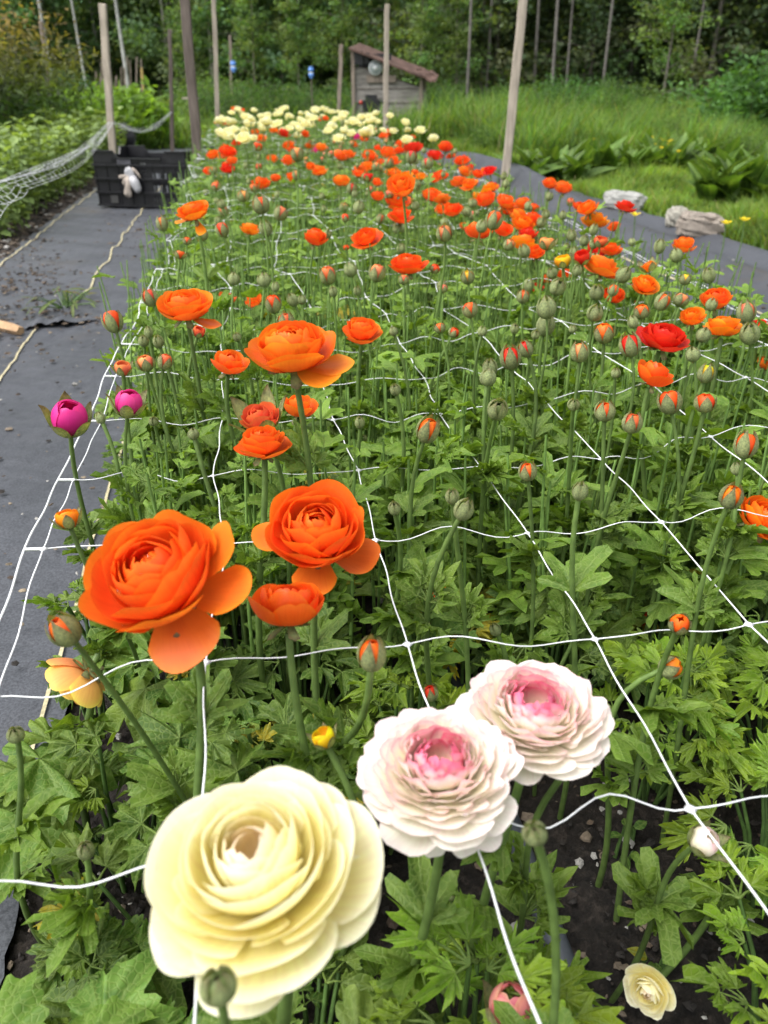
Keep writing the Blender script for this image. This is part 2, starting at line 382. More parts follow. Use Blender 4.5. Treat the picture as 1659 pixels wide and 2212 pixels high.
def bloom(seed, style='orange', nl=7, cnt=6, open_=0.0, flat=0.0, ns=9, nt=9, ruf=.02, outer_sep=False, extra=()):
    """list of (mesh template, is_outer) - unit radius about 1"""
    r=np.random.default_rng(seed); parts=[]
    for i in range(nl):
        f=i/(nl-1); L=(1.10-.36*f+.02*r.uniform(-1,1))*(1-.10*flat*f)
        e0=(-12+44*f-4*flat)*D; e1=((56-30*open_)+(92+18*open_)*f**.75)*D
        n=cnt if i<nl-2 else max(4,cnt-1); A=(rad(43)+rad(24)*f)*6/cnt
        for j in range(n):
            az=2*math.pi*(j+ .5*(i%2))/n+r.uniform(-.22,.22)+i*.35
            de=r.uniform(-1,1)*D*(9 if i<2 else 5)
            V,Q,S,T,Lc=petal_grid(az,e0+de*.5,e1+de,L*r.uniform(.92,1.06),A*r.uniform(.9,1.12),.20+.1*r.random(),.03,ruf*r.uniform(.6,1.5)*(1-.5*f),.03+.07*f,.03+.008*j,ns,nt,1.0,r.uniform(0,6),r.uniform(-.1,.1),.05*r.random(),.014 if style=='pink' else .004)
            parts.append((V,Q,pcol(style,S,T,f,r),Lc,i==0))
    for (az,e0,e1,L,A) in extra:
        V,Q,S,T,Lc=petal_grid(az,e0*D,e1*D,L,A,.25,.04,.03,0,.05,ns+3,nt+2,1.2,r.uniform(0,6))
        parts.append((V,Q,pcol(style,S,T,0,r)*np.array([1,1.25,1]) if style=='orange' else pcol(style,S,T,0,r),Lc,True))
    return parts
def bloom_mesh(name, parts):
    mb=MB()
    for V,Q,C,Lc,o in parts: mb.add(V,Q,None,C,Lc)
    return mb.mesh(name,M_PETAL)
GS=(.36,.43,.20)
def calyx_mb(seed, mode='open', scale=1.0):
    """sepals: open = reflexed below a bloom (bloom radius 1); closed/slit/half/spread = wrapped round a unit ball"""
    r=np.random.default_rng(seed); mb=MB(); n=5
    for j in range(n):
        az=2*math.pi*j/n+r.uniform(-.12,.12)
        if mode=='open':
            V,Q,S,T,Lc=petal_grid(az,rad(-5),rad(r.uniform(-60,25)),.55*r.uniform(.8,1.15),rad(34),.75,.08,.02,-.05,.04,8,5,1,r.uniform(0,6))
        else:
            S=np.linspace(0,1,10)[:,None]; t=np.linspace(-1,1,7)[None,:]
            o={'closed':0.0,'slit':.0,'half':.05,'spread':.30,'cup':.22}[mode]*r.uniform(.5,1.5)
            th=S*rad({'closed':168,'slit':156,'half':136,'spread':122,'cup':112}[mode]*r.uniform(.93,1.05))
            asp={'closed':1.12,'slit':1.1,'half':1.05,'spread':1.0,'cup':.9}[mode]
            rr=np.sin(th)*(1.05+.02*(j%2)) + o*S**6*1.6; zz=-np.cos(th)*asp*1.04 + (.38*np.clip(S-.82,0,1)*5*.5 if mode in('closed','slit') else .0)+o*.25*S
            w=rad({'closed':44,'slit':38,'half':39,'spread':33,'cup':30}[mode])*np.clip(1-S**3.5,0.04,1)*np.ones_like(t)
            a=az+t*w; rr=rr*(1+.05*(1-t**2))
            V=np.stack([rr*np.cos(a),rr*np.sin(a),zz+0*a],-1).reshape(-1,3); Q=grid_q(10,7); S=(S+0*t).reshape(-1,1); T=(np.abs(t)+0*rr).reshape(-1,1)
            Lc=np.stack([a,rr*1.0,0*rr],-1).reshape(-1,3)*.3
        C=np.asarray(GS)*(.8+.35*(1-T))*(1-.15*S); tipc=np.array([.16,.07,.06]); k=np.clip((S-.72)*2.6,0,.75); edge=np.clip(T**6*.5,0,1)
        C=C*(1-k)+tipc*k; C=C*(1-edge)+np.array([.27,.28,.12])*edge
        mb.add(V,Q,None,C*r.uniform(.88,1.12),Lc)
    # receptacle
    th=np.linspace(0,1,4)
    return mb
def ball_mb(seed, style='orange', asp=1.05, mode='half'):
    """a tight bud of overlapping petals, radius .95"""
    r=np.random.default_rng(seed); mb=MB()
    for i in range(3):
        n=4
        for j in range(n):
            az=2*math.pi*(j+.5*(i%2))/n+r.uniform(-.2,.2)+i*.5
            S=np.linspace(0,1,10)[:,None]; t=np.linspace(-1,1,8)[None,:]
            top={'half':155,'cup':118,'spread':150}.get(mode,160)-i*-6
            th=S*rad(top*r.uniform(.94,1.02))*(1-.1*np.abs(t)**2.5)
            R=.96-.07*i; rr=np.sin(th)*R*(1+.02*t); zz=-np.cos(th)*asp*R
            a=az+t*rad(58)*(1-.2*S)+.25*S
            V=np.stack([rr*np.cos(a),rr*np.sin(a),zz+0*a],-1).reshape(-1,3)
            SS=(S+0*t).reshape(-1,1); TT=(np.abs(t)+0*S).reshape(-1,1)
            Lc=np.stack([t*.5+az+0*S,S+0*t,np.full(rr.shape,az)],-1).reshape(-1,3)
            mb.add(V,grid_q(10,8),None,pcol(style,SS,TT,.25 if style!='pink' else .5,r),Lc)
    return mb

MESH={}
def getm(key, fn):
    if key not in MESH: MESH[key]=fn()
    return MESH[key]
COLS={'orange':(.95,.158,.020),'redor':(.93,.105,.014),'red':(.82,.035,.018),'yelor':(.96,.22,.014),'apricot':(.93,.36,.14),
      'peach':(.88,.27,.12),'coral':(.85,.17,.06),'magenta':(.82,.045,.33),'yellow':(.9,.62,.02),'cream':(1,1,1),'pink':(1,1,1),'green':(1,1,1),'rose':(.93,.34,.36)}
CN={'orange':'orange','redor':'red-orange','red':'bright red','yelor':'yellow-orange','apricot':'pale apricot','peach':'peach','coral':'coral','magenta':'magenta','yellow':'yellow','cream':'cream','pink':'pink-edged white','green':'green','rose':'rose pink'}
def head_matrix(pos, axis, spin, s, base):
    ax=Vector(axis).normalized(); rt=Vector(RT); y=ax.cross(rt).normalized(); x=y.cross(ax).normalized()
    M=Matrix((x,y,ax)).transposed().to_4x4() @ Matrix.Rotation(spin,4,'Z') @ Matrix.Diagonal((s,s,s,1))
    M.translation=Vector(pos)-Vector(base); return M
def axis_world(a): return RT*a[0]+UP*a[1]-FW*a[2]
STEMG=(.15,.24,.06)
def stem_part(root, base, head, rs, r, bend=None, leaves=1, near=False, ax=(0,0,1)):
    h=np.asarray(head)-np.asarray(base); n=14 if near else 7; t=np.linspace(0,1,n)[:,None]
    b=np.asarray(bend) if bend is not None else np.array([r.uniform(-1,1),r.uniform(-1,1),0])*.018
    B0=np.zeros(3); L_=np.linalg.norm(h); c=np.asarray(ax,float); B1=np.array([0,0,.42*abs(h[2])])+b*1.4+.15*h; B2=h-c*min(.09,.33*L_)+b*.5; B3=h
    P=(1-t)**3*B0+3*(1-t)**2*t*B1+3*(1-t)*t**2*B2+t**3*B3
    mb=MB(); g=r.uniform(.85,1.15)
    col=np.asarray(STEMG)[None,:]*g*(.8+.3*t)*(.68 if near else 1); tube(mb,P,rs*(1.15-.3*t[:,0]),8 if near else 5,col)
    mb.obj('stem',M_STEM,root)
    if leaves:
        lb=MB()
        for _ in range(leaves):
            q=r.uniform(.35,.75); p=P[int(q*(n-1))]
            az=r.uniform(0,6.28)
            for d in (-.6,0,.6) if near else (0,):
                put_leaf(lb,(SMALL if r.random()<.6 else CUT_L)[r.integers(3)],p,az+d+r.uniform(-.2,.2),r.uniform(.4,1.1),r.uniform(.028,.055),r.uniform(-.4,.4),(g,)*3)
        lb.obj('foliage',M_LEAF,root)
ROOTS=[]
def make_head(kind, pos, w, col, label, cat, group=None, axis=None, spin=None, base=None, hero=None, near=False, r=None, bend=None, leaves=None, style=None, mode=None, srad=None,nearcup=False):
    """kind: F bloom, C cup bloom, T coloured bud, B green bud, P bud with spread sepals"""
    r=r or rng; pos=np.asarray(pos,float); bud=kind in 'TBPS'
    if base is None: base=np.array([pos[0]+r.uniform(-.03,.03),pos[1]+r.uniform(-.02,.03),0.0])
    root=empty('ranunculus_bud' if bud else 'ranunculus',base); tag(root,label,cat,group)
    if axis is None: a=np.array([r.normal()*.22,1,r.normal()*.2+.12]); axis=axis_world(a)
    axis=np.asarray(axis,float); axis/=np.linalg.norm(axis)
    spin=r.uniform(0,6.28) if spin is None else spin; s=w/2.0
    if style is None: style={'cream':'cream','pink':'pink'}.get(col,'orange')
    tint=np.array(COLS[col]); tint=tint*(np.array([.97,.99,.88]) if (col=='cream' and hero is None) else 1)
    if col not in('cream','pink','green'): tint=tint*np.array([1,r.uniform(.75,1.3),1])
    tint=(*[float(v) for v in tint],1)
    if not bud:
        v=int(r.integers(3)); ctr=pos-axis*s*(.32 if hero is not None else .42); sc=s*(1.02 if hero is not None else 1.18)
        if hero is not None: 
            parts=hero
            inner=[p for p in parts if not p[4]]; outer=[p for p in parts if p[4]]
            M=head_matrix(ctr,axis,spin,sc,base)@Matrix.Diagonal((1,1,.80 if style=='pink' else 1,1))
            o=link('petals',bloom_mesh('petals',inner),root,M); o.color=tint
            for p in outer:
                o=link('petal',bloom_mesh('petal',[p]),root,M); o.color=tint
        else:
            if kind=='C': me=getm(('C',style,v),lambda:bloom_mesh('petals',bloom(100+v,style,4,5,-.9,0,8,8,.02))); sc=s*1.18; ctr=pos-axis*s*.5
            elif near: me=getm(('F',style,v,1),lambda:bloom_mesh('petals',bloom(200+v,style,6,5,-.7+.45*v,.2*v,10,10,.045)))
            else: me=getm(('F',style,v,0),lambda:bloom_mesh('petals',bloom(300+v,style,5,5,.45*v-.8,.2*v,7,7,.04)))
            M=head_matrix(ctr,axis,spin,sc,base)@Matrix.Diagonal((1,1,r.uniform(1.1,1.35),1)); o=link('petals',me,root,M); o.color=tint
        if w/ max(.2,depth_of(pos))>.012: link('calyx',getm(('cal','open',v),lambda:calyx_mb(v,'open').mesh('calyx',M_SEPAL)),root,head_matrix(ctr,axis,spin,sc,base))
        att=ctr-axis*sc*.2
    else:
        mode=mode or {'T':'half','B':'closed','P':'spread','S':'slit'}[kind]; v=int(r.integers(4)); asp=1.0
        if kind=='T' and r.random()<.45: mode='slit' if r.random()<.5 else 'cup'
        M=head_matrix(pos,axis,spin,s,base)@Matrix.Diagonal((1,1,r.uniform(.92,1.22),1))
        link('calyx',getm(('cal',mode,v),lambda:calyx_mb(50+v,mode).mesh('calyx',M_SEPAL)),root,M)
        if mode=='cup' and nearcup:
            o=link('petals',getm(('nc',v%2),lambda:bloom_mesh('petals',bloom(400+v,'orange',6,5,-.7,0,12,11,.03))),root,head_matrix(pos-axis*s*.85,axis,spin,s*1.0,base)@Matrix.Diagonal((1,1,1.3,1))); o.color=tint
        elif kind!='B' :
            o=link('petals',getm(('ball',style,mode,v),lambda:ball_mb(v,style,1.0,mode).mesh('petals',M_PETAL)),root,M@Matrix.Scale(.95,4)); o.color=tint
        else:
            o=link('petals',getm(('ballg',v),lambda:ball_mb(v,'x',1.0,'half').mesh('petals',M_PETAL)),root,M@Matrix.Scale(.9,4)); o.color=(.2,.26,.09,1)
        att=pos-axis*s*.98
    d=depth_of(pos); nr=d<1.0
    stem_part(root,base,att,srad or (.0022 if bud else .0029)*r.uniform(.85,1.15),r,bend,(leaves if leaves is not None else (2 if nr else (1 if d<3 else 0))),nr,axis)
    ROOTS.append((root,pos))
    if len(label.split())>16: print('LONG',label)
    return root

# ------------------------------------------------------------------ hero blooms
def drops(root, M_list, name_parts, n, r):
    """water drops on petals"""
    objs=[o for o in root.children if o.name.split('.')[0] in('petals','petal')]
    V=[];Nn=[]
    for o in objs:
        me=o.data; co=np.empty(len(me.vertices)*3,np.float32); me.vertices.foreach_get('co',co); co=co.reshape(-1,3)
        no=np.empty(len(me.vertices)*3,np.float32); me.vertices.foreach_get('normal',no); no=no.reshape(-1,3)
        M=np.array(o.matrix_basis); w=co@M[:3,:3].T+M[:3,3]; nn=no@M[:3,:3].T; nn/=np.linalg.norm(nn,axis=1)[:,None]+1e-9
        cam=CAMP-np.array(root.location)-w; cam/=np.linalg.norm(cam,axis=1)[:,None]
        sgn=np.sign((nn*cam).sum(1)); nn*=sgn[:,None]; ctr=w.mean(0); radial=np.linalg.norm(w-ctr,axis=1)
        V.append(w); Nn.append(nn)
    V=np.concatenate(V); Nn=np.concatenate(Nn); cam=CAMP-np.array(root.location)-V; cam/=np.linalg.norm(cam,axis=1)[:,None]
    c=V.mean(0); score=((V-c)*cam).sum(1)+.3*np.linalg.norm(V-c,axis=1); ok=np.where(score>np.quantile(score,.72))[0]
    me=getm(('drop',),drop_mesh)
    for i in r.choice(ok,n,replace=False):
        s=r.uniform(.0007,.0019); F=frame(np.cross(Nn[i],[.3,.5,.1]),Nn[i]); 
        z=Nn[i]; x=np.cross([.2,.9,.1],z); x/=np.linalg.norm(x); y=np.cross(z,x)
        M=Matrix(np.stack([x,y,z],1).tolist()).to_4x4()@Matrix.Diagonal((s,s,s*.6,1)); M.translation=Vector((V[i]+z*s*.1).tolist())
        link('water_drop',me,root,M)
def drop_mesh():
    mb=MB(); th=np.linspace(0,math.pi,7); tube(mb,[(0,0,-math.cos(t)) for t in th],[max(.01,math.sin(t)) for t in th],10); return mb.mesh('water_drop',M_WATER)
rh=np.random.default_rng(11)
def EYE(root):
    o=[c for c in root.children if c.name.startswith('petals')][0]; mb=MB()
    tube(mb,[(0,0,.28),(0,0,.40),(0,0,.45),(0,0,.47)],[.10,.085,.05,.01],9,np.array([(.05,.07,.02),(.06,.08,.025),(.12,.13,.04),(.03,.03,.015)])); e=mb.obj('eye',M_LEAF,root); e.matrix_basis=o.matrix_basis.copy()
def hero(px,py,wpx,real,col,ax,label,style,parts,**k):
    if style=='orange' and real>.045: wpx*=1.10; real*=1.10
    d=real*FP/wpx; p=at_d(px,py,d); return make_head('F',p,real,col,label,'flower',None,axis_world(ax),0,near=True,hero=parts,r=rh,**k)
h=hero(553,1868,470,.088,'cream',(-.14,.98,.10),'very large cream ranunculus bloom nearest the lens, pink blush in its centre','cream',
     bloom(1,'cream',9,5,.70,.4,18,17,.022,extra=[(-.3,-12,18,1.08,.62),(-1.7,-15,12,1.08,.6),(-2.6,-12,15,1.05,.6)]),bend=(.004,.0,0),srad=.0036)
h=hero(340,1245,318,.080,'orange',(-.22,.90,.34),'largest orange ranunculus bloom with three drooping outer petals and water beads','orange',
     bloom(2,'orange',8,5,-.75,.1,18,17,.045,extra=[(-.22,-4,20,1.14,.46),(.34,10,48,1.16,.46),(-1.2,-12,-22,1.02,.7)]),bend=(.0,.0,0),srad=.0030)
drops(h,0,0,16,rh)
h=hero(684,1148,232,.072,'orange',(.03,.90,.42),'full orange ranunculus bloom behind the low orange cup, folded petals round its heart','orange',
     bloom(3,'orange',8,5,-.7,.1,18,17,.045,extra=[(3.0,-12,18,1.08,.42),(-.35,-14,22,1.06,.55),(-1.6,-20,10,.95,.6)]),srad=.0028)
h=hero(624,1316,184,.052,'redor',(.02,1,-.38),'cup-shaped orange ranunculus bloom just below the folded orange bloom','orange',
     bloom(5,'orange',6,5,-1.25,-.3,16,15,.03),srad=.0027)
h=hero(1156,1530,300,.076,'pink',(.03,1,.06),'upper of two white ranunculus blooms edged in pink, the one farther back','pink',
     bloom(6,'pink',13,9,1.25,.2,14,12,.05),srad=.0030)
drops(h,0,0,30,rh)
EYE(h)
h=hero(950,1650,318,.074,'pink',(-.05,1,.10),'lower of two white pink-edged ranunculus blooms, torn white petals hanging under it','pink',
     bloom(7,'pink',13,9,1.2,.2,14,12,.05,extra=[(-1.75,-45,-50,1.08,.34),(-1.2,-35,-35,1.06,.36),(-.9,-22,-20,1.1,.4)]),srad=.0030)
drops(h,0,0,30,rh); EYE(h)
h=hero(630,758,190,.068,'orange',(-.04,1,.16),'wide orange ranunculus bloom on a tall stem above the sepal-ringed cup','orange',
     bloom(8,'orange',8,5,-.55,.05,14,13,.045,extra=[(-.1,-8,14,1.22,.55),(-.75,-10,12,1.15,.55)]),srad=.0027)
h=hero(401,664,118,.060,'orange',(.0,1,.14),'orange ranunculus bloom on the path side, beside the tear in the black cloth','orange',
     bloom(9,'orange',7,5,-.6,.05,11,11,.04,extra=[(-.3,-15,-5,1.15,.42)]),srad=.0026)
h=hero(419,458,74,.055,'yelor',(-.15,1,.2),'orange ranunculus bloom standing just in front of the black crate','orange',
     bloom(10,'orange',7,5,-.6,.05,10,10,.04,extra=[(-1.2,-35,-25,1.15,.42),(3.0,-12,5,1.15,.42)]))
h=hero(1433,732,106,.058,'red',(.12,1,.18),'bright red ranunculus bloom raised above the meadow side of the bed','orange',
     bloom(12,'orange',7,5,-.3,.1,11,11,.05))
h=hero(172,1470,140,.052,'apricot',(-.55,-.62,.35),'nodding apricot ranunculus bloom hanging face down over a white net cord','orange',
     bloom(13,'orange',6,6,-.4,0,11,11,.03))
h=hero(881,573,80,.060,'redor',(.05,1,.12),'flat red-orange ranunculus bloom alone above the net in mid bed','orange',
     bloom(14,'orange',7,5,-.3,.2,10,10,.04))
h=hero(1648,1122,118,.056,'yelor',(.3,1,.3),'orange ranunculus bloom cut by the edge of the photo over the net','orange',
     bloom(15,'orange',7,5,-.6,.1,10,10,.04))
h=hero(1402,2140,108,.033,'cream',(-.6,.35,.7),'cream ranunculus bloom lying low among bright cut leaves','cream',
     bloom(16,'cream',7,5,.2,.1,10,10,.05),base=np.array([.36,.40,0]))

# ------------------------------------------------------------------ heads measured one by one: kind, x, y, width, colour
TAB='''
T 350 483 27 yelor;T 404 520 20 orange;T 389 549 27 orange;T 437 505 26 redor;T 480 495 30 redor;T 525 423 28 peach;T 563 442 40 orange;F 540 497 40 yelor
B 574 493 30 -;T 607 460 32 peach;T 482 455 24 peach;F 682 515 54 redor;F 792 515 60 redor;B 708 505 18 -;T 746 470 19 redor;T 324 642 36 coral
T 243 692 46 redor;T 265 793 42 peach;T 314 783 42 peach;T 357 780 34 coral;B 310 737 24 -;B 342 738 25 -;B 321 718 20 -;B 505 603 27 -
B 570 605 31 -;B 595 620 18 -;C 492 643 40 orange;C 549 650 38 orange;T 590 655 38 redor;B 632 648 25 -;B 652 648 20 -;S 617 693 40 coral
T 430 715 32 coral;B 512 728 20 -;F 782 718 78 orange;T 708 593 38 coral;B 757 583 30 -;T 815 588 38 peach;B 720 630 20 -;B 772 628 18 -
B 777 913 23 -;B 785 948 18 -;T 748 534 16 redor;B 775 448 25 -;S 822 473 20 coral;C 645 880 72 orange;F 568 960 104 orange;P 150 902 92 magenta
P 278 870 70 magenta;B 217 903 22 -;B 332 910 22 -;B 418 938 26 -;C 869 404 62 orange;F 860 438 54 redor;F 865 468 50 redor;F 932 423 46 orange
F 980 455 42 redor;T 872 603 24 coral;T 940 580 24 redor;S 960 503 38 peach;F 1033 502 60 orange;T 1068 474 38 redor;C 1087 495 46 redor;F 1050 433 46 orange
F 1092 438 46 orange;F 1122 467 42 orange;F 1152 476 42 redor;T 1155 447 24 redor;B 1143 445 20 -;C 1250 446 27 redor;F 1285 478 56 yelor;C 1327 490 30 orange
T 1298 520 36 coral;F 1320 541 42 redor;T 1182 523 40 peach;T 1215 562 42 yellow;T 1257 554 40 red;F 1300 577 76 orange;P 1400 570 44 yelor;F 1393 618 54 yelor
B 1132 543 27 -;F 1158 546 40 redor;C 1005 490 26 yelor;T 1100 528 26 peach;S 1010 598 32 yellow;T 957 623 22 peach;B 1180 665 44 -;B 1179 703 42 -
B 1205 620 36 -;B 1193 590 24 -;S 1130 640 30 orange;F 1220 592 34 redor;F 1176 603 34 redor;F 1155 623 36 red;T 1015 668 36 orange;T 950 708 26 orange
T 981 718 26 redor;B 1042 716 22 -;B 850 716 20 -;S 1102 772 48 red;S 1135 753 34 red;B 1058 795 34 -;B 1054 816 38 -;B 1075 884 46 -
T 1252 760 42 peach;T 1305 718 46 orange;S 1361 745 48 red;C 1412 810 82 redor;T 1447 867 54 redor;T 1523 869 48 redor;S 1307 888 48 redor;S 1366 913 46 coral
B 1239 874 28 -;S 1612 960 52 orange;B 1592 1013 28 -;S 1140 1018 42 orange;S 925 928 52 orange;T 897 943 22 red;B 854 842 25 -;B 843 968 18 -
T 1432 651 36 orange;T 1472 647 36 peach;F 1545 650 66 orange;B 1537 658 26 -;S 1612 674 42 peach;F 1635 712 50 red;F 1561 708 70 yelor;C 1495 685 55 yelor
B 1520 724 32 -;B 1497 766 32 -;S 1526 806 38 yellow;C 1655 785 44 orange;B 1330 806 22 -;B 1367 696 24 -;T 1480 603 26 yellow;B 1365 523 17 -
T 1325 626 24 orange;F 1325 642 48 redor;C 1385 647 34 orange;T 1386 672 36 yelor;B 1157 723 20 -;B 1112 710 20 -;B 1237 711 18 -;P 555 890 110 coral
T 145 1117 62 yelor;S 138 1361 70 orange;T 803 1413 66 redor;B 34 1587 38 -;T 698 1591 60 yellow;B 852 1098 28 -;B 977 1072 32 -;B 1002 1101 44 -
B 1253 1061 36 -;T 952 1281 42 redor;S 912 1352 36 coral;B 1070 1360 26 -;S 930 1496 36 red;S 1580 1072 52 yelor;F 1387 1335 44 redor;T 1468 1347 50 yelor
T 1450 1441 54 yelor;B 1257 1349 26 -;S 1258 1630 62 pink;B 1155 1800 56 -;P 1522 1817 74 pink;P 1102 2175 112 rose;B 1030 2090 22 -;B 973 1935 20 -
B 185 1837 38 -;B 472 2130 84 -;C 498 784 80 orange;F 492 329 38 redor;F 491 365 30 red;F 565 398 40 redor;F 625 348 32 orange;F 613 289 26 red
F 623 315 26 redor;T 642 332 30 peach;F 550 287 22 orange;F 566 301 22 orange;T 557 315 22 redor;F 681 325 17 magenta;F 768 295 20 magenta;F 749 336 34 orange
F 798 339 34 orange;F 690 370 32 orange;F 738 392 38 orange;T 760 407 24 red;F 778 370 34 orange;T 796 381 26 red;F 838 333 36 orange;F 892 320 38 red
T 889 338 26 red;F 940 336 34 red;T 924 352 26 red;F 962 319 34 redor;F 998 348 34 redor;F 1003 372 30 orange;C 938 385 28 orange;F 993 394 36 orange
F 836 290 26 redor;C 817 424 32 redor;T 460 368 18 orange;T 466 402 22 coral;T 548 405 20 coral;B 1093 397 16 -;F 1028 425 24 yelor;T 840 352 22 yelor
F 506 236 15 orange;F 523 240 14 redor;F 480 288 32 cream;F 503 282 28 cream;F 526 298 32 cream;F 500 264 26 cream;F 540 268 28 cream;F 597 268 28 cream
F 660 268 24 cream;F 742 247 24 cream;F 705 239 17 cream;F 670 256 26 cream;F 766 263 24 cream;F 716 275 26 cream;F 744 283 22 cream;F 790 288 30 cream
B 1090 378 12 -;T 1290 473 24 orange;B 1283 496 20 -;B 1235 508 22 -;B 1262 520 22 -;B 1240 545 20 -;B 1170 480 22 -;B 960 480 18 -
'''
# landmark blooms and things that other heads are described by
LM=[('the huge cream bloom',560,1880),('the largest orange bloom',350,1255),('the pink-edged white pair',1050,1600),('the two magenta buds',214,886),
    ('the black crate',315,390),('the raised red bloom',1433,732),('the sepal-ringed cup',555,890),('the yellow bud',1215,562),
    ('the flat red-orange bloom',881,573),('the wide tall orange bloom',630,758),('the bloom by torn cloth',401,664),
    ('the edge-cut orange bloom',1650,1128),('the drip tube',1180,2000),('the nodding apricot bloom',172,1470),('the low orange cup',624,1316),
    ('the touching green pair',1180,684),('the twin orange blooms',787,515),('the long pale rock',1345,440),('the leaning meadow stake',1090,400),
    ('the deep red bloom',892,320),('the far cream blooms',640,268),('the dark stake',428,350),('the central net knot',985,840)]
SPEC={(150,902):'magenta ranunculus bud with dark curled sepals, outermost over the black path cloth',(278,870):'magenta ranunculus bud with upright sepals, nearer the leaves of the pair',
 (555,890):'half-open coral ranunculus cup ringed by five green sepals',(1215,562):'yellow ranunculus bud among orange blooms near the meadow side',
 (498,784):'orange ranunculus bloom half out of its sepals beside the wide orange bloom',(1522,1817):'pale pink ranunculus bud beside the net cord in the near corner',
 (1102,2175):'opening pink and white ranunculus bud at the bottom edge near the drip tube',(1412,810):'round red-orange ranunculus cup under the raised red bloom',
 (1155,1800):'round green ranunculus bud just below the pink-edged white pair',(472,2130):'blurred green ranunculus bud underneath the huge cream bloom',
 (138,1361):'green bud with orange slits on a bent stem above the nodding apricot bloom',(145,1117):'green bud showing a yellow-orange tip, leaning over the path cloth',
 (34,1587):'narrow-tipped green ranunculus bud over the path cloth beside round leaves',(698,1591):'round bud striped red and yellow above the huge cream bloom',
 (803,1413):'red-orange bud with open sepals next to the net crossing right of the low cup',(1257,554):'round solid red ranunculus bud touching the yellow bud',
 (1300,577):'wide orange ranunculus bloom seen from the side behind the round red bud',(1400,570):'yellow-orange ranunculus bloom still held by upright sepals against the black cloth',
 (1258,1630):'cream and green bud tucked under the farther pink-edged white bloom',(568,960):'flat orange ranunculus bloom directly behind the stem of the sepal-ringed cup',
 (645,880):'orange ranunculus bloom partly hidden behind the tall stem of the wide bloom',(681,325):'tiny deep magenta ranunculus bloom in the far part of the bed',
 (768,295):'tiny pale magenta ranunculus bloom among the cream blooms',(892,320):'deep red ranunculus bloom at the edge of the cream blooms',(1387,1335):'orange bloom low in the leaves behind a net cord'}
rows=[]
for ln in TAB.replace('\n',';').split(';'):
    ln=ln.split()
    if len(ln)==5: rows.append((ln[0],float(ln[1]),float(ln[2]),float(ln[3]),ln[4]))
used_labels={}
def autolabel(kind,x,y,w,col):
    best=min(LM,key=lambda l:math.hypot(l[1]-x,(l[2]-y)*1.0)/(1+l[2]/900.)+ (1e4 if math.hypot(l[1]-x,l[2]-y)<6 else 0))
    dx,dy=x-best[1],y-best[2]
    dr=('on the meadow side of' if dx>0 else 'on the path side of') if abs(dx)>abs(dy)*1.2 else ('just behind' if dy<0 else 'in front of')
    look={'F':'%s ranunculus bloom','C':'%s cup-shaped ranunculus bloom','T':'%s-tipped ranunculus bud','P':'%s ranunculus bud in spread sepals','S':'green bud slit showing %s','B':'closed %s bud'}[kind]%CN.get(col,'green')
    return look,dr,best[0],math.hypot(dx,dy)
pend={}
for i,(k,x,y,w,c) in enumerate(rows):
    if (int(x),int(y)) in SPEC: continue
    look,dr,lm,dist=autolabel(k,x,y,w,c); pend.setdefault((look,dr,lm),[]).append((dist,w,i))
LAB={}
ORD=['nearest','second','third','fourth','fifth','sixth','seventh','eighth','ninth','tenth']
for (look,dr,lm),v in pend.items():
    v.sort()
    for q,(dist,w,i) in enumerate(v):
        if len(v)==1: LAB[i]='%s %s %s'%(look,dr,lm)
        elif len(v)==2: 
            big=w>=max(a[1] for a in v); LAB[i]=('larger ' if big and v[0][1]!=v[1][1] else 'smaller ' if v[0][1]!=v[1][1] else ['nearer ','farther '][q])+'%s of two %s %s'%(look,dr,lm)
        else: LAB[i]='%s %s %s, %s'%(look,dr,lm,ORD[min(q,9)] if q==0 else ORD[min(q,9)]+' nearest')
rt=np.random.default_rng(5)
RNG={'F':(.036,.066),'C':(.032,.05),'T':(.016,.030),'S':(.016,.026),'B':(.011,.024),'P':(.030,.044)}
for i,(k,x,y,w,c) in enumerate(rows):
    z0=.36 if c!='cream' else .45
    if k=='F' and (x,y)==(1387,1335): z0=.18
    d0=depth_of(at_z(x,y,z0)) if ray(x,y)[2]<-.01 else 6
    lo,hi=RNG[k]; s=w*d0/FP; s=min(hi,max(lo,s))
    d=s*FP/w; p=at_d(x,y,d)
    zl,zh=(.20,.47) if c!='cream' else (.36,.52)
    if (x,y) in((1030,2090),(973,1935),(1102,2175),(185,1837),(1387,1335)): zl=.08
    if (x,y) in((1522,1817),(1450,1441)): p=at_z(x,y,.20 if y>1500 else .24)
    if p[2]<zl: p=at_z(x,y,zl)
    elif p[2]>zh: p=at_z(x,y,zh)
    s=w*depth_of(p)/FP
    cat='flower bud' if k in 'TBPS' else 'flower'
    lab=SPEC.get((int(x),int(y)),LAB.get(i)); ax=None
    if k in 'TBPS': s*= .90; ax=axis_world((rt.normal()*.22,1,rt.normal()*.2+.05))
    md='cup' if (x,y) in((555,890),(1400,570)) else None
    if (x,y)==(1300,577): ax=axis_world((.3,1,-.1))
    if (x,y)==(1450,1441): ax=axis_world((.7,.5,.2))
    if (x,y)==(1258,1630): ax=axis_world((.5,.8,0))
    if (x,y)==(1522,1817): ax=axis_world((.35,.8,.3))
    base=None; bend=None
    if (x,y)==(138,1361): base=np.array([-.03,.42,0]); bend=(-.03,.0,.02)
    if (x,y)==(145,1117): base=np.array([-.14,.66,0])
    if (x,y)==(803,1413): base=np.array([.03,.50,0])
    make_head(k,p,s,c if c!='-' else 'green',lab,cat,None,ax,None,base,near=(depth_of(p)<1.3),r=rt,bend=bend,mode=md,nearcup=md is not None)
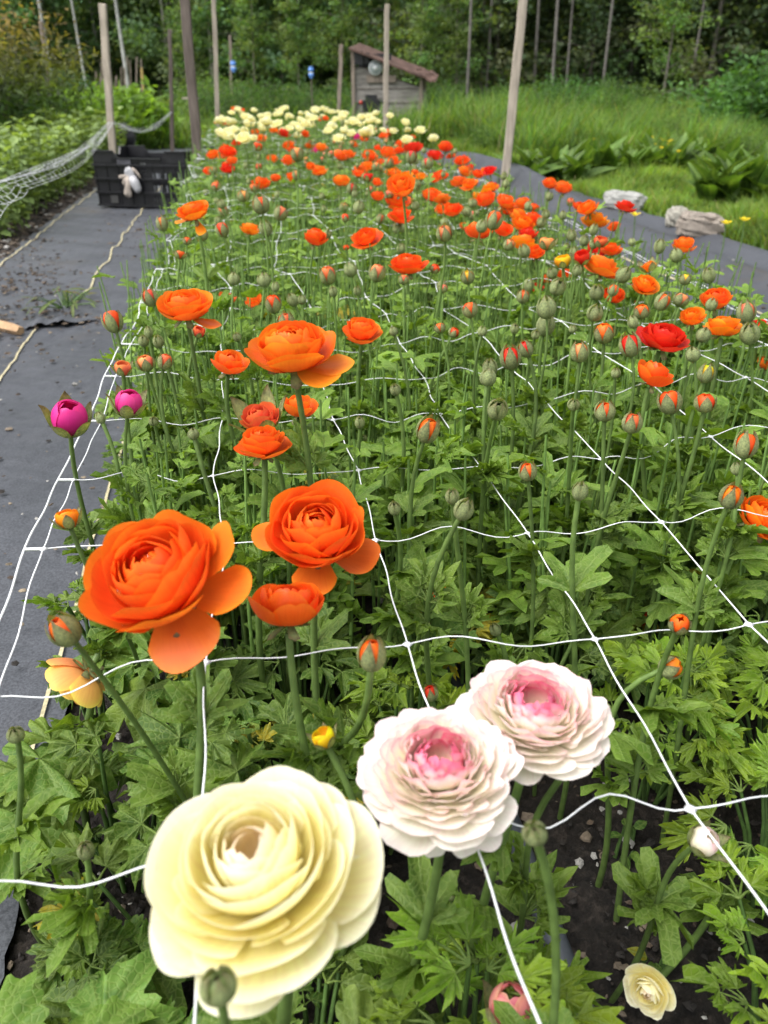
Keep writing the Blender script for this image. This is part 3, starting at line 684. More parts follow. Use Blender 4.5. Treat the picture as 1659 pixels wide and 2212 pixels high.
# ------------------------------------------------------------------ the crowded far part of the bed
rf=np.random.default_rng(21)
def scatter(n,kinds,cols,y0,y1,z0,z1,w0,w1,label,cat,group,pw=1.0,x0=-.13,x1=.93):
    for _ in range(n):
        Y=y0+(y1-y0)*rf.random()**pw; p=np.array([rf.uniform(x0,x1),Y,rf.uniform(z0,z1)])
        k=kinds[rf.integers(len(kinds))]; c=cols[rf.integers(len(cols))]
        make_head(k,p,rf.uniform(w0,w1),c,label,cat,group,r=rf)
scatter(98,'F',['cream'],3.9,6.9,.40,.49,.036,.058,'cream ranunculus bloom in the crowded far end of the bed','flower','cream ranunculus blooms at the far end of the bed')
scatter(9,'F',['orange'],4.4,6.9,.40,.46,.035,.05,'small orange ranunculus bloom scattered among the cream ones','flower','orange blooms among the cream ones')
scatter(26,'F',['orange','orange'],2.6,4.6,.33,.41,.034,.052,'orange ranunculus bloom in the packed middle distance of the bed','flower','orange blooms in the middle distance')
scatter(12,'F',['redor'],2.6,4.6,.33,.41,.034,.052,'red-orange ranunculus bloom in the packed middle distance','flower','red-orange blooms in the middle distance')
scatter(60,'B',['green'],1.6,4.6,.28,.40,.013,.021,'small closed green ranunculus bud in the packed middle distance','flower bud','closed buds in the middle distance',.8)
scatter(36,'T',['peach'],2.0,4.6,.30,.40,.018,.027,'small peach-tipped ranunculus bud in the packed middle distance','flower bud','peach-tipped buds in the middle distance',.8)
scatter(20,'B',['green'],4.0,6.8,.38,.46,.015,.022,'small green bud standing among the far cream blooms','flower bud','green buds among the cream blooms')

scatter(16,'F',['orange','yelor'],1.5,3.1,.33,.40,.040,.056,'orange ranunculus bloom crowded along the meadow side of the bed','flower','orange blooms along the meadow side',1,.5,.93)
scatter(8,'F',['redor','red'],1.5,3.1,.33,.40,.038,.052,'red-orange ranunculus bloom crowded along the meadow side','flower','red-orange blooms along the meadow side',1,.5,.93)
scatter(26,'B',['green'],.85,2.4,.30,.39,.014,.022,'plump pale green bud standing along the meadow side of the bed','flower bud','green buds along the meadow side',1,.3,.93)
# ------------------------------------------------------------------ leafy plants of the bed
rl=np.random.default_rng(33)
PLB=['lobed dark green ranunculus foliage growing in the near part of the netted bed','finely cut bright green ranunculus foliage beside the drip tube']
def near_clump(x,y,style,n,hmax,ls,lab,grp,rr=.075):
    e=empty('ranunculus_plant',(x,y,0)); tag(e,lab,'plant',grp)
    mb=MB(); st=MB(); tp={'broad':BROAD+BROAD+BASAL[:2]+[(c[0],c[1],c[2],c[3]*.75,c[4]) for c in CUT[:2]],'basal':BASAL,'cut':CUT}[style]
    g=rl.uniform(.85,1.2)
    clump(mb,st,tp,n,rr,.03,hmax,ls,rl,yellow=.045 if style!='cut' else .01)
    mb.obj('leaves',M_LEAF,e); st.obj('leaf_stalk',M_STEM,e)
pts=[]
for iy in range(10):
    for ix in range(9):
        x=-.15+ix*.125+(.06 if iy%2 else 0)+rl.uniform(-.025,.025); y=.27+iy*.115+rl.uniform(-.02,.02); pts.append((x,y))
GL='dark green lobed ranunculus foliage filling the near half of the bed'
for x,y in pts:
    if y>1.32 or x>.95: continue
    px=(x,y)
    if .145<x<.28 and y<.52: continue
    if .262<x<.33 and y<.40: continue
    if y<.44 and -.03<x<.12 and rl.random()<.6: continue
    if x<-.08 and .42<y<.60: continue
    if x>.45 and y<.33: continue
    if y<.56 and x>.06: near_clump(x,y,'cut',19,.19,.056,'finely cut bright green ranunculus leaves by the drip tube','bright cut-leaved ranunculus plants',.06)
    elif y<.75: near_clump(x,y,'broad',18,.18,.052,GL,'lobed ranunculus plants in the near bed',.075)
    else: near_clump(x,y,'basal' if rl.random()<.35 else 'broad',18,.20,.049,'dense toothed ranunculus foliage under the net, behind the large blooms','toothed ranunculus plants under the net',.08)
for (px,py,st,n,h,ls) in ((235,1640,'broad',12,.20,.052),(60,1620,'basal',6,.20,.060),(110,1290,'broad',9,.24,.046),(420,1640,'broad',12,.2,.055),(560,1700,'broad',14,.2,.055),(200,2120,'broad',9,.12,.050),(690,2190,'broad',8,.12,.045)):
    q=at_z(px,py,h*.75); near_clump(max(q[0],-.20),q[1],st,n,h,ls,'large toothed ranunculus leaves along the path edge of the bed','large-leaved plants along the path edge',.05)
# foliage and bare flower stems farther up the bed: nobody could count them
mb=MB(); st=MB(); y=1.28
while y<7.0:
    near=y<2.6
    for x in np.arange(-.17,.98,.105 if near else .12):
        n=13 if near else 10; tp=(BROAD_L+BASAL_L) if rl.random()<.6 else (CUT_L+BROAD_L)
        if not near: tp=SMALL+CUT_L[:1]+BASAL_L[:1]
        clump(mb,st,tp,n,.085,.04,.24 if near else .30,.055 if near else .06,rl,(x+rl.uniform(-.03,.03),y+rl.uniform(-.03,.03),0),.3,3,.015)
        for _ in range(9 if near else 5):
            b=np.array([x+rl.uniform(-.06,.06),y+rl.uniform(-.06,.06),0]); hh=rl.uniform(.22,.36) if near else rl.uniform(.28,.40)
            tube(st,[b,b+[rl.uniform(-.01,.01),rl.uniform(-.01,.01),hh*.5],b+[rl.uniform(-.03,.03),rl.uniform(-.03,.03),hh]],[.0022,.002,.0012],3,np.array([.15,.25,.065])*rl.uniform(.8,1.3))
            for q in range(2): put_leaf(mb,SMALL[rl.integers(4)],b+[rl.uniform(-.01,.01),rl.uniform(-.01,.01),hh*rl.uniform(.3,.95)],rl.uniform(0,6.28),rl.uniform(.2,1.2),rl.uniform(.03,.05),0,(1.2,1.2,1.2))
    y+=.11 if near else .14
fo=mb.obj('foliage',M_LEAF); tag(fo,'mass of fresh green ranunculus foliage up the far bed','foliage',kind='stuff')
so=st.obj('foliage_stalks',M_STEM,fo)
# extra stems in the near half
st=MB(); mb=MB()
for _ in range(650):
    b=np.array([rl.uniform(-.15,.95),rl.uniform(.62,1.4),0]); hh=rl.uniform(.2,.34); tp_=b+[rl.uniform(-.03,.03),rl.uniform(-.03,.03),hh]
    tube(st,[b,(b+tp_)/2+[rl.uniform(-.008,.008),0,0],tp_],[.0022,.002,.0012],5,np.array([.14,.24,.06])*rl.uniform(.8,1.25))
    for q in range(3): put_leaf(mb,(SMALL+CUT_L)[rl.integers(7)],b+(tp_-b)*rl.uniform(.4,1),rl.uniform(0,6.28),rl.uniform(.2,1.2),rl.uniform(.03,.055),0,(1.1,1.15,1.1))
fo2=mb.obj('stem_leaves',M_LEAF); tag(fo2,'fine upright ranunculus shoots between the flower stems','foliage',kind='stuff'); st.obj('shoots',M_STEM,fo2)

# ------------------------------------------------------------------ the white net
mb=MB(); rn=np.random.default_rng(3); xs=-.175+.132*np.arange(9); ys=.12+.15*np.arange(44)
nodes={}
for i,x in enumerate(xs):
    for j,y in enumerate(ys):
        a=.004 if y<1.3 else .013
        z=.28+.012*math.sin(y*2.1+i)+rn.normal()*(.003 if y<1.3 else .010)+min(.05,max(0,y-2)*.012)
        nodes[i,j]=np.array([x+rn.normal()*a,y+rn.normal()*a,z])
KN=np.array([(1,0,0),(0,1,0),(-1,0,0),(0,-1,0),(0,0,.4),(0,0,-.4)])*.0042
KT=[(0,1,4),(1,2,4),(2,3,4),(3,0,4),(1,0,5),(2,1,5),(3,2,5),(0,3,5)]
def cord(a,b,amp,r_):
    t=np.linspace(0,1,15)[:,None]; P=a+(b-a)*t; w=np.sin(np.pi*t)
    d=b-a; s=np.array([-d[1],d[0],0]); s/=np.linalg.norm(s)+1e-9
    P=P+s*amp*w*(np.sin(t*rn.uniform(5,9)+rn.uniform(0,6)))+np.array([0,0,1])*amp*w*np.sin(t*rn.uniform(4,9)+rn.uniform(0,6))*.9
    tube(mb,P,r_,5)
for (i,j),p in nodes.items():
    mb.add(KN*rn.uniform(.8,1.2)+p,None,KT)
    if (i+1,j) in nodes: cord(p,nodes[i+1,j],.0075,.0005)
    if (i,j+1) in nodes: cord(p,nodes[i,j+1],.0014,.00062)
off=np.array([-.014,0,.001])
for j in range(len(ys)-1):
    cord(nodes[0,j]+off,nodes[0,j+1]+off,.001,.0009); cord(nodes[8,j]-off,nodes[8,j+1]-off,.001,.0009)
    tube(mb,[nodes[0,j]+off,nodes[0,j]],.0014,5)
nt_=mb.obj('support_net',M_STRING); tag(nt_,'white plastic flower netting stretched over the ranunculus bed','net')

# ------------------------------------------------------------------ ground
def sheet(name,x0,x1,y0,y1,nx,ny,zf,mat,kind='structure',label=None,cat=None,edge=None):
    X,Y=np.meshgrid(np.linspace(x0,x1,nx),np.linspace(y0,y1,ny),indexing='ij')
    P=np.stack([X,Y],-1).reshape(-1,2)
    if edge is not None: P=edge(P,X,Y)
    Z=zf(P); mb=MB(); mb.add(np.concatenate([P,Z[:,None]],1),grid_q(nx,ny)); o=mb.obj(name,mat)
    if kind: o['kind']=kind
    return tag(o,label,cat)
big=MB(); g=np.linspace(-1,1,61); g=np.sign(g)*np.abs(g)**2.2*220; X,Y=np.meshgrid(g,g+20,indexing='ij')
big.add(np.stack([X,Y,-.03+0*X],-1).reshape(-1,3),grid_q(61,61)); tag(big.obj('ground',M_GROUND),kind='structure')
sheet('soil_bed',-.28,1.02,-.3,7.6,150,700,lambda P:-.012+.010*vnoise(P,4,9)+.006*vnoise(P,5,31),M_SOIL)
_sr=np.random.default_rng(5)
sheet('soil_crust',-.235,.96,-.05,1.35,420,480,lambda P:-.002+.006*vnoise(P,4,9)+.004*vnoise(P,5,31)+.003*vnoise(P,9,90)+_sr.normal(size=len(P))*.0016,M_SOIL)
sheet('soil_strip',-1.35,-.9,-.3,9,60,500,lambda P:.004+.012*vnoise(P,6,11)+.008*vnoise(P,7,37),M_SOIL)
sheet('garden_soil',-7,-1.3,.5,16,120,200,lambda P:-.008+.012*vnoise(P,8,5),M_SOIL)
def strip_line(root,pts,w=.004,zoff=.003,zf=None):
    mb=MB(); P=np.array(pts); n=len(P)
    V=[];
    d=np.gradient(P,axis=0); nrm=np.stack([-d[:,1],d[:,0]],1); nrm/=np.linalg.norm(nrm,axis=1)[:,None]
    a=P-nrm*w; b=P+nrm*w; z=zf(P)+zoff
    V=np.concatenate([np.c_[a,zf(a)+zoff],np.c_[b,zf(b)+zoff]]); Q=[(i,i+1,n+i+1,n+i) for i in range(n-1)]
    mb.add(V,Q); return mb.obj('stripe',M_YELL,root)
zn=lambda P:.012+.007*vnoise(P,11,5)+.0015*vnoise(P,12,19)
def ragged(P,X,Y):
    P=P.copy(); k=P[:,1]>2.3; P[:,1]+=k*0; e=np.clip((P[:,1]-2.2)/.25,0,1); P[:,1]+=e*.05*vnoise(P[:,:1],13,9)
    xe=np.clip((P[:,0]+.26)/.03,0,1); P[:,0]+=xe*.006*vnoise(P[:,1:2],14,20); return P
fab=sheet('ground_cloth',-.98,-.232,-.4,2.45,90,320,zn,M_FABRIC,None,'charcoal woven ground cloth on the near part of the path','ground cloth',ragged)
ln=lambda x,y0,y1,a,sd:[(x+a*float(vnoise(np.array([[y]]),sd,2.0)[0]),y) for y in np.linspace(y0,y1,160)]
strip_line(fab,ln(-.60,.3,2.43,.014,15),.0024,.004,zn); strip_line(fab,ln(-.26,-.3,2.43,.005,16),.0022,.004,zn)
zf2=lambda P:.022+.010*vnoise(P,17,4)+.003*vnoise(P,12,17)+.02*np.exp(-((P[:,1]-2.40)/.05)**2)*np.clip(vnoise(P[:,:1],18,7),0,1)
def rag2(P,X,Y):
    P=P.copy(); e=np.clip((2.6-P[:,1])/.2,0,1); P[:,1]+=e*(.045*vnoise(P[:,:1],19,8)+.015*vnoise(P[:,:1],20,37)); 
    P[:,0]+=np.clip((-.9-P[:,0])/.05,0,1)*.015*vnoise(P[:,1:2],22,6); return P
fab2=sheet('ground_cloth',-.96,-.20,2.38,15,70,500,zf2,M_FABRIC,None,'grey woven ground cloth under the black crate, ragged torn front edge','ground cloth',rag2)
strip_line(fab2,ln(-.53,2.5,9,.02,21),.0028,.004,zf2); strip_line(fab2,ln(-.925,2.6,9,.012,23),.0028,.004,zf2)
def zr(P):
    x=P[:,0];y=P[:,1]; f=np.clip((y-2.5)/3,0,1)
    z=.012+.004*vnoise(P,24,3)+.02*f*np.exp(-((x-1.25-.03*y)/.07)**2)+.13*f*np.exp(-((x-1.95+.03*np.sin(y*1.3))/.12)**2)*(.6+.4*np.sin(y*1.1+1))+.020*np.sin((x-.02*y)*22)*np.clip(vnoise(P,25,1.0)+.6,0,1)
    return z
fab3=sheet('ground_cloth',.985,2.16,-.2,9.5,110,420,zr,M_FABRIC,None,'rumpled black ground cloth between the bed and the meadow','ground cloth',lambda P,X,Y:P+np.stack([np.clip((P[:,0]-2.0)/.15,0,1)*.05*vnoise(P[:,1:2],26,1.6),0*P[:,0]],1))
strip_line(fab3,ln(1.50,.8,7,.012,27),.003,.004,zr)
# bunched end of the cloth
mb=MB(); t=np.linspace(0,1,30)[:,None]; s=np.linspace(0,1,12)[None,:]; X=1.02+1.0*t+0*s; Y=9.3+.4*s+.12*np.sin(t*7)+0*t; Z=.03+.17*np.sin(np.pi*s)*(.45+.55*np.sin(t*3.0+.5)**2)*(1-.5*t)
mb.add(np.stack([X,Y,Z],-1).reshape(-1,3),grid_q(30,12)); tag(mb.obj('cloth_fold',M_BLACK),'black ground cloth bunched up at the far end of the bed','ground cloth')
# drip tube
mb=MB(); tube(mb,[(.20+.004*math.sin(y*4),y,.010) for y in np.linspace(-.3,7,90)],.0105,12); tag(mb.obj('drip_tube',M_TUBE),'dark grey irrigation tube lying on the soil between the plants','hose')
mb=MB(); tube(mb,[(.62+.004*math.sin(y*3),y,.010) for y in np.linspace(.1,7,90)],.0105,10); tag(mb.obj('drip_tube',M_TUBE),'second irrigation tube on the soil at the meadow half of the bed','hose')

# debris on soil and cloth
rd=np.random.default_rng(44)
def bits(name,n,fn,s0,s1,cols,label,flat=.5,cat='debris'):
    mb=MB()
    for _ in range(n):
        x,y,z=fn(); s=rd.uniform(s0,s1)*(1 if rd.random()<.9 else 1.8)
        th=np.linspace(.3,math.pi-.3,4); k=6; V=[]
        V=np.array([(math.sin(a)*math.cos(b),math.sin(a)*math.sin(b),math.cos(a)) for a in th for b in np.linspace(0,2*math.pi,k,endpoint=False)])
        V=V*(1+.25*rd.normal(size=(len(V),1)))*np.array([1,rd.uniform(.35,1),flat*rd.uniform(.5,1)])*s
        Q=[(i*k+j,i*k+(j+1)%k,(i+1)*k+(j+1)%k,(i+1)*k+j) for i in range(3) for j in range(k)]; Q+= [(0,5,4,3),(0,3,2,1),(18,19,20,21),(18,21,22,23)]
        mb.add(V@rotz(rd.uniform(0,6.28)).T+[x,y,z],Q,None,np.array(cols[rd.integers(len(cols))])*rd.uniform(.7,1.2))
    o=mb.obj(name,M_DEBRIS,smooth=False); return tag(o,label,cat,kind='stuff')
BR=[(.05,.035,.025),(.09,.065,.045),(.02,.016,.013),(.14,.11,.08),(.3,.29,.27)]
bits('gravel',5200,lambda:(rd.uniform(-.24,.9),rd.uniform(.1,1.1),.005),.0010,.0042,BR+[(.02,.017,.015)]*3,'small stones and bark chips scattered on the bare bed soil')
bits('gravel',2600,lambda:(rd.uniform(-1.28,-.93)-abs(rd.normal())*.02,rd.uniform(1.2,7),.012),.004,.016,BR+[(.05,.04,.032)]*4,'brown clods and chips in the soil strip beside the peas')
def pd():
    c=((-.62,3.3,.12,.25),(-.78,2.9,.1,.2),(-.55,2.48,.2,.08),(-.85,2.4,.1,.15),(-.45,2.9,.1,.3),(-.8,2.0,.1,.1),(-.75,3.9,.12,.3))[rd.integers(7)]
    return (float(np.clip(c[0]+rd.normal()*c[2],-.95,-.25)),c[1]+rd.normal()*c[3],.022)
bits('debris',1700,pd,.002,.009,BR[:4],'brown soil crumbs and dry bits spilled on the path cloth',.35)
def pd2():
    x=rd.uniform(1.05,2.1); y=rd.uniform(.6,6); return (x,y,float(zr(np.array([[x,y]]))[0])+.003)
bits('debris',260,pd2,.002,.007,BR,'dry petals, bark bits and grit scattered on the black cloth by the meadow',.35)
bits('debris',900,lambda:(rd.uniform(-.95,-.25),rd.uniform(.5,5),.020),.0015,.006,BR+[(.2,.16,.11)],'fine dry litter scattered over the path cloth',.35)
mb=MB(); q=at_z(22,712,.02); V=[]
tube(mb,[at_z(-20,702,.02)+[0,0,.006],at_z(20,712,.02)+[0,0,.006],at_z(46,719,.02)+[0,0,.006]],[.016,.017,.012],5,(.42,.27,.15),cap=True)
tag(mb.obj('wood_scrap',M_DEBRIS,smooth=False),'short split scrap of tan wood on the path cloth','wood scrap')
e_=at_z(140,665,.02); mb=MB(); st=MB(); clump(mb,st,[oval_leaf(6,.12,(.07,.10,.05))],26,.12,.01,.06,.05,rl,(0,0,0),.3,3,.1)
e=empty('weed',e_); tag(e,'small scruffy weed growing through the tear in the path cloth','weed'); mb.obj('leaves',M_LEAF,e); st.obj('stalks',M_STEM,e)
# lance-leaved weed in the near corner
e=empty('weed',(-.21,.36,0)); tag(e,'broad strap-leaved weed in the near corner beside the path cloth','weed'); mb=MB()
LN=oval_leaf(14,.085,(.10,.19,.035),.55,.5)
for az,el,s in ((.3,.75,.17),(1.2,.5,.13),(-.6,.9,.16),(2.6,.6,.13),(-1.6,.6,.14),(3.6,.9,.12)): put_leaf(mb,LN,np.zeros(3),az,el,s,.1,(1,1,1))
mb.obj('leaves',M_LEAF,e)
for (x,y) in ((.02,.42),(.27,.33),(.30,.45),(-.18,.52),(.40,.36),(.22,.62)):
    e=empty('seedling',(x,y,0)); tag(e,'tiny weed seedling on bare bed soil','seedling','tiny seedlings on the bare soil'); mb=MB(); st=MB(); clump(mb,st,[oval_leaf(6,.3,(.09,.18,.04))],7,.018,.005,.03,.014,rl); mb.obj('leaves',M_LEAF,e); st.obj('stalks',M_STEM,e)

# ------------------------------------------------------------------ stakes
def on_plane(px,py,zh):                    # point on the vertical plane at level distance zh
    r=ray(px,py); return CAMP+r*(zh/float(np.dot(r,FW)))
def stake(p1,zh,p2,wpx,mat,label,hmax=None,name='wooden_stake',group=None,r=np.random.default_rng(8)):
    a=on_plane(*p1,zh); b=on_plane(*p2,zh); d=(b-a)/np.linalg.norm(b-a)
    g=a-d*((a[2]+.08)/d[2]); top=b if hmax is None else g+d*(hmax/d[2])
    w=wpx*depth_of(a)/FP/2*1.0; n=14; mb=MB(); L=top-g; yaw=r.uniform(-.25,.25)
    x=RT*math.cos(yaw)+FW*math.sin(yaw); y=np.cross(d,x); V=[]
    for i in range(n):
        t=i/(n-1); p=L*t+r.normal(size=3)*.0018*np.array([1,1,0]); ww=w*(1+.04*r.normal())
        if i==0: ww*=.4
        for sx,sy in((-1,-.6),(1,-.6),(1,.6),(-1,.6)): V.append(p+x*sx*ww+y*sy*ww)
    V=np.array(V); V[-4:]+=d*np.array([[.012],[.0],[.006],[-.008]])
    Q=[(i*4+j,i*4+(j+1)%4,(i+1)*4+(j+1)%4,(i+1)*4+j) for i in range(n-1) for j in range(4)]+[(n*4-4,n*4-3,n*4-2,n*4-1)]
    mb.add(V,Q); o=mb.obj(name,mat,smooth=False,loc=tuple(g)); 
    bv=o.modifiers.new('b','BEVEL'); bv.width=w*.25; bv.segments=2
    return tag(o,label,'stake',group)
stake((243,330),6.3,(222,10),15,M_WOOD2,'pale weathered wooden stake with a dark knot, rising behind the black crate')
stake((430,370),4.7,(396,-30),19,M_WOOD3,'tall dark wooden stake at the right end of the black crate',2.3)
stake((470,250),9.5,(462,-10),9,M_WOOD2,'thin pale stake between the dark stake and the cream blooms',2.6)
stake((372,305),8.8,(367,65),8,M_WOOD3,'slim dark stake where the draped white net ends')
stake((500,215),15,(497,77),5.5,M_WOOD,'thin far stake carrying a blue and white marker')
stake((115,262),8.6,(88,47),8,M_WOOD,'leaning grey stake in front of the reddish bush')
stake((732,240),12,(737,97),8,M_WOOD,'short grey stake to the path side of the shed')
stake((833,265),9.8,(836,10),10,M_WOOD2,'tan bamboo-like stake standing in front of the shed')
stake((1088,415),5.7,(1132,-20),18,M_WOOD2,'grey wooden stake leaning over the black cloth on the meadow side',2.2)
rs_=np.random.default_rng(9)
for i in range(12):
    x=205+i*9+rs_.uniform(-3,3); stake((x,205),26+rs_.uniform(-2,4),(x+rs_.uniform(-4,3),rs_.uniform(120,165)),3.2,M_WOOD,'thin weathered pole in the cluster in front of the birches',group='thin poles before the woods')
stake((310,200),22,(306,147),4.5,simple('yellow_wood',(.42,.30,.10),.7),'thin yellowish pole beside the dark stake, before the woods')
for (px,py,lab) in ((504,143,'blue and white marker clipped to the thin far stake'),(672,156,'blue and white marker on a thin rod beside the cream blooms')):
    c=on_plane(px,py,14.9 if px<600 else 14); k=depth_of(c)/FP; mb=MB(); R_=frame(FW)
    box(mb,(0,0,4*k),(11*k,.04,7*k),R_); box(mb,(0,0,-5.5*k),(11*k,.04,6*k),R_); box(mb,(0,-.004,-10*k),(6*k,.03,4*k),R_); box(mb,(0,0,9*k),(8*k,.035,3*k),R_)
    e=empty('marker',c); tag(e,lab,'marker'); mb.obj('clip',M_BLUE,e); mb=MB(); box(mb,(0,0,-.5*k),(9*k,.038,5*k),R_); mb.obj('band',M_WHITE,e)
    if px>600: mb=MB(); tube(mb,[(0,0,-c[2]-.05),(0,0,-8*k)],.010,6); mb.obj('rod',M_WOOD3,e)

# ------------------------------------------------------------------ crate
def crate():
    fl=at_z(219,445,.03); fr=at_z(392,453,.03); d=fr-fl; W=.535; ang=math.atan2(d[1],d[0])*.75; Dp=.40; Hh=.285
    e=empty('plastic_crate',(fl[0],fl[1],.03),ang); tag(e,'black plastic harvest crate with slotted sides on the path cloth','crate')
    def wall(L,tr,name,hole):
        mb=MB(); t=.006
        # slotted panel cells
        nx=16; nz=9; hh=Hh*.80
        for i in range(nx):
            for j in range(nz):
                solid=not hole(i,j,nx,nz)
                cx,cz=(i+.5)*L/nx,(j+.5)*hh/nz
                if solid: box(mb,(cx,0,cz),(L/nx+.0005,t,hh/nz+.0005))
                else: 
                    box(mb,(cx,0,cz),(.0045,t*.9,hh/nz+.0004))
        for j,z in enumerate((0.008,.075,.145,.215)):
            box(mb,(L/2,-.008,z),(L+.012,.018,.009))
        for i in range(0,nx+1,2): box(mb,(i*L/nx,-.0045,hh*.5),(.005,.006,hh*.97))
        # castellated rim: high corners, dipped middle
        def poly(pts):
            n=len(pts); V=[(x,y,z) for y in(-t,t) for x,z in pts]
            for q in range(n-1):
                pass
            mbv=[]; Q=[(0,1,n+1,n)]
            Q=[(k,(k+1)%n,n+(k+1)%n,n+k) for k in range(n)]
            mb.add(V,Q); 
            T=[(0,k,k+1) for k in range(1,n-1)]; mb.add([(x,-t,z) for x,z in pts],None,T); mb.add([(x,t,z) for x,z in pts],None,T)
        poly([(0,hh),(.22*L,hh),(.30*L,hh),(.22*L,Hh),(0,Hh)]); poly([(L,hh),(L,Hh),(.80*L,Hh),(.72*L,hh),(.9*L,hh)])
        poly([(.2*L,hh),(.8*L,hh),(.8*L,hh+.02),(.2*L,hh+.02)])
        for a,b,z in ((0,.22,Hh),(.28,.74,hh+.02),(.79,1,Hh)): box(mb,((a+b)/2*L,-.006,z),((b-a)*L,.022,.006))
        tr(mb); return mb
    def place(name,L,M,hole):
        mb=wall(L,lambda m:None,name,hole); V=[v@np.array(M[0]).T+np.array(M[1]) for v in mb.V]; mb.V=V; mb.obj(name,M_BLACK,e,smooth=False)
    h1=lambda i,j,nx,nz: (i in(10,11,12,13,14) and j in(0,1,2,3,4,5,6) and j not in(2,)) or (i in(5,6,7,8) and j in(7,8))
    h2=lambda i,j,nx,nz: (2<=i<=13 and j in(1,2,4,5,7) and i not in (7,8))
    place('side_wall',W,(np.eye(3),(0,0,0)),h1)
    place('side_wall',W,(rotz(math.pi),(W,Dp,0)),h2)
    place('side_wall',Dp,(rotz(math.pi/2),(W,0,0)),h2)
    place('side_wall',Dp,(rotz(-math.pi/2),(0,Dp,0)),h2)
    mb=MB()
    for i in range(13): box(mb,(W*(i+.5)/13,Dp/2,.006),(W/13*.6,Dp,.005))
    for i in range(9): box(mb,(W/2,Dp*(i+.5)/9,.0075),(W,Dp/9*.6,.005))
    mb.obj('base',M_BLACK,e,smooth=False)
    # pale slotted grip strip
    mb=MB()
    for i in range(6): box(mb,(.148+i*.0135,-.012,.228),(.008,.006,.030))
    mb.obj('grip',simple('worn_plastic',(.13,.13,.15),.5),e,smooth=False)
    mb=MB(); box(mb,(.095,-.011,.04),(.045,.003,.04)); mb.obj('label_plate',simple('plate',(.05,.05,.05),.6),e,smooth=False)
    # glove
    R_=rotz(ang); gp=np.array([fl[0],fl[1],.03])+R_@np.array([.21,-.03,.16])
    g=empty('work_glove',gp,ang); tag(g,'crumpled tan and white work glove hanging on the front of the black crate','glove')
    rg=np.random.default_rng(2)
    def lobe(mb,P,R,fl_=.45,nn=8):
        t0=mb.n; tube(mb,P,R,10,cap=True); V=mb.V[-1]; V[:,1]*=fl_; V+=.006*np.stack([vnoise(V,1,70),vnoise(V,2,60),vnoise(V,3,70)],1)
    mb=MB(); lobe(mb,[(-.005,0,.045),(0,0,.03),(.01,0,0),(.02,0,-.02)],[.012,.024,.028,.018]); lobe(mb,[(.015,-.006,0),(.03,-.008,-.03),(.045,-.01,-.065),(.05,-.01,-.08)],[.02,.026,.024,.014]); mb.obj('cuff',M_CLOTHW,g)
    mb=MB(); lobe(mb,[(0,0,.0),(-.012,0,-.04),(-.02,0,-.085),(-.012,0,-.105)],[.02,.020,.021,.010]); lobe(mb,[(.0,.0,.01),(-.025,0,-.005),(-.05,0,-.002),(-.06,0,0)],[.014,.012,.009,.004])
    lobe(mb,[(-.01,.0,-.01),(-.03,0,-.025),(-.045,0,-.04)],[.012,.014,.010]); lobe(mb,[(.02,.0,.035),(.04,0,.03),(.055,0,.01),(.06,0,-.005)],[.010,.011,.009,.006]); mb.obj('fingers',M_CLOTHG,g)
crate()

# ------------------------------------------------------------------ plants of the garden, meadow and woods
rp=np.random.default_rng(77)
def cards(mb,P,size,col,r,up=.35,asp=.55,cv=.3):
    n=len(P); s=size*r.uniform(.6,1.3,n)[:,None]
    d=r.normal(size=(n,3)); d[:,2]=d[:,2]*.6-.25; d/=np.linalg.norm(d,axis=1)[:,None]
    u=r.normal(size=(n,3)); u[:,2]+=1.2; w=np.cross(d,u); w/=np.linalg.norm(w,axis=1)[:,None]+1e-9
    a=P-d*s*.5; b=P+d*s*.5; m1=P-d*s*.02+w*s*asp*.5; m2=P-d*s*.02-w*s*asp*.5
    V=np.stack([a,m1,b,m2],1).reshape(-1,3); Q=np.arange(4*n).reshape(n,4)
    c=np.asarray(col); c=np.tile(c,(n,1)) if c.ndim==1 else c
    c=c*r.uniform(1-cv*.6,1+cv*.6,(n,1)); mb.add(V,Q,None,np.repeat(c,4,axis=0))
def tree_mesh(seed,h,cr,n,leaf,col,z0=.12,trunk=(.20,.19,.17),tr=.07,ncl=60,key='t'):
    r=np.random.default_rng(seed); tb=MB(); lean=r.normal(size=2)*.03*h
    zs=np.linspace(0,1,12); T=np.stack([lean[0]*zs**1.5+.02*h*np.sin(zs*4+seed)*.3,lean[1]*zs**1.5,zs*h-.1],1)
    nc=np.asarray(trunk)[None,:]*(.8+.4*r.random((12,1))); tube(tb,T,tr*(1.1-.85*zs),8,nc)
    cl=MB()
    for _ in range(ncl):
        q=z0+(1-z0)*r.random()**.9; b=np.array([np.interp(q,zs,T[:,k]) for k in range(3)]); a=r.uniform(0,6.28)
        reach=cr*(.35+.65*r.random())*(1-.55*max(0,q-.35)); tip=b+np.array([math.cos(a)*reach,math.sin(a)*reach,reach*r.uniform(-.1,.5)])
        tube(tb,[b,(b+tip)/2+[0,0,.06*reach],tip],[tr*.28,tr*.18,tr*.06],4,trunk)
        m=max(8,int(n/ncl)); t=r.random((m,1))**.6; P=b+(tip-b)*t+r.normal(size=(m,3))*np.array([.26,.26,.2])*(.35*cr+.1)
        g=r.uniform(.45,1.45); cards(cl,P,leaf,np.asarray(col)*(.4+.6*g)*np.array([r.uniform(.8,1.25),1,r.uniform(.8,1.1)]),r)
    return tb.mesh('trunk',M_BARK,), cl.mesh('crown',M_FARLEAF,False)
def tree(tm,p,rz,s,label,grp,name='tree'):
    e=empty(name,(p[0],p[1],-.05),rz,s); tag(e,label,'tree',grp); link('trunk',tm[0],e); link('crown',tm[1],e)
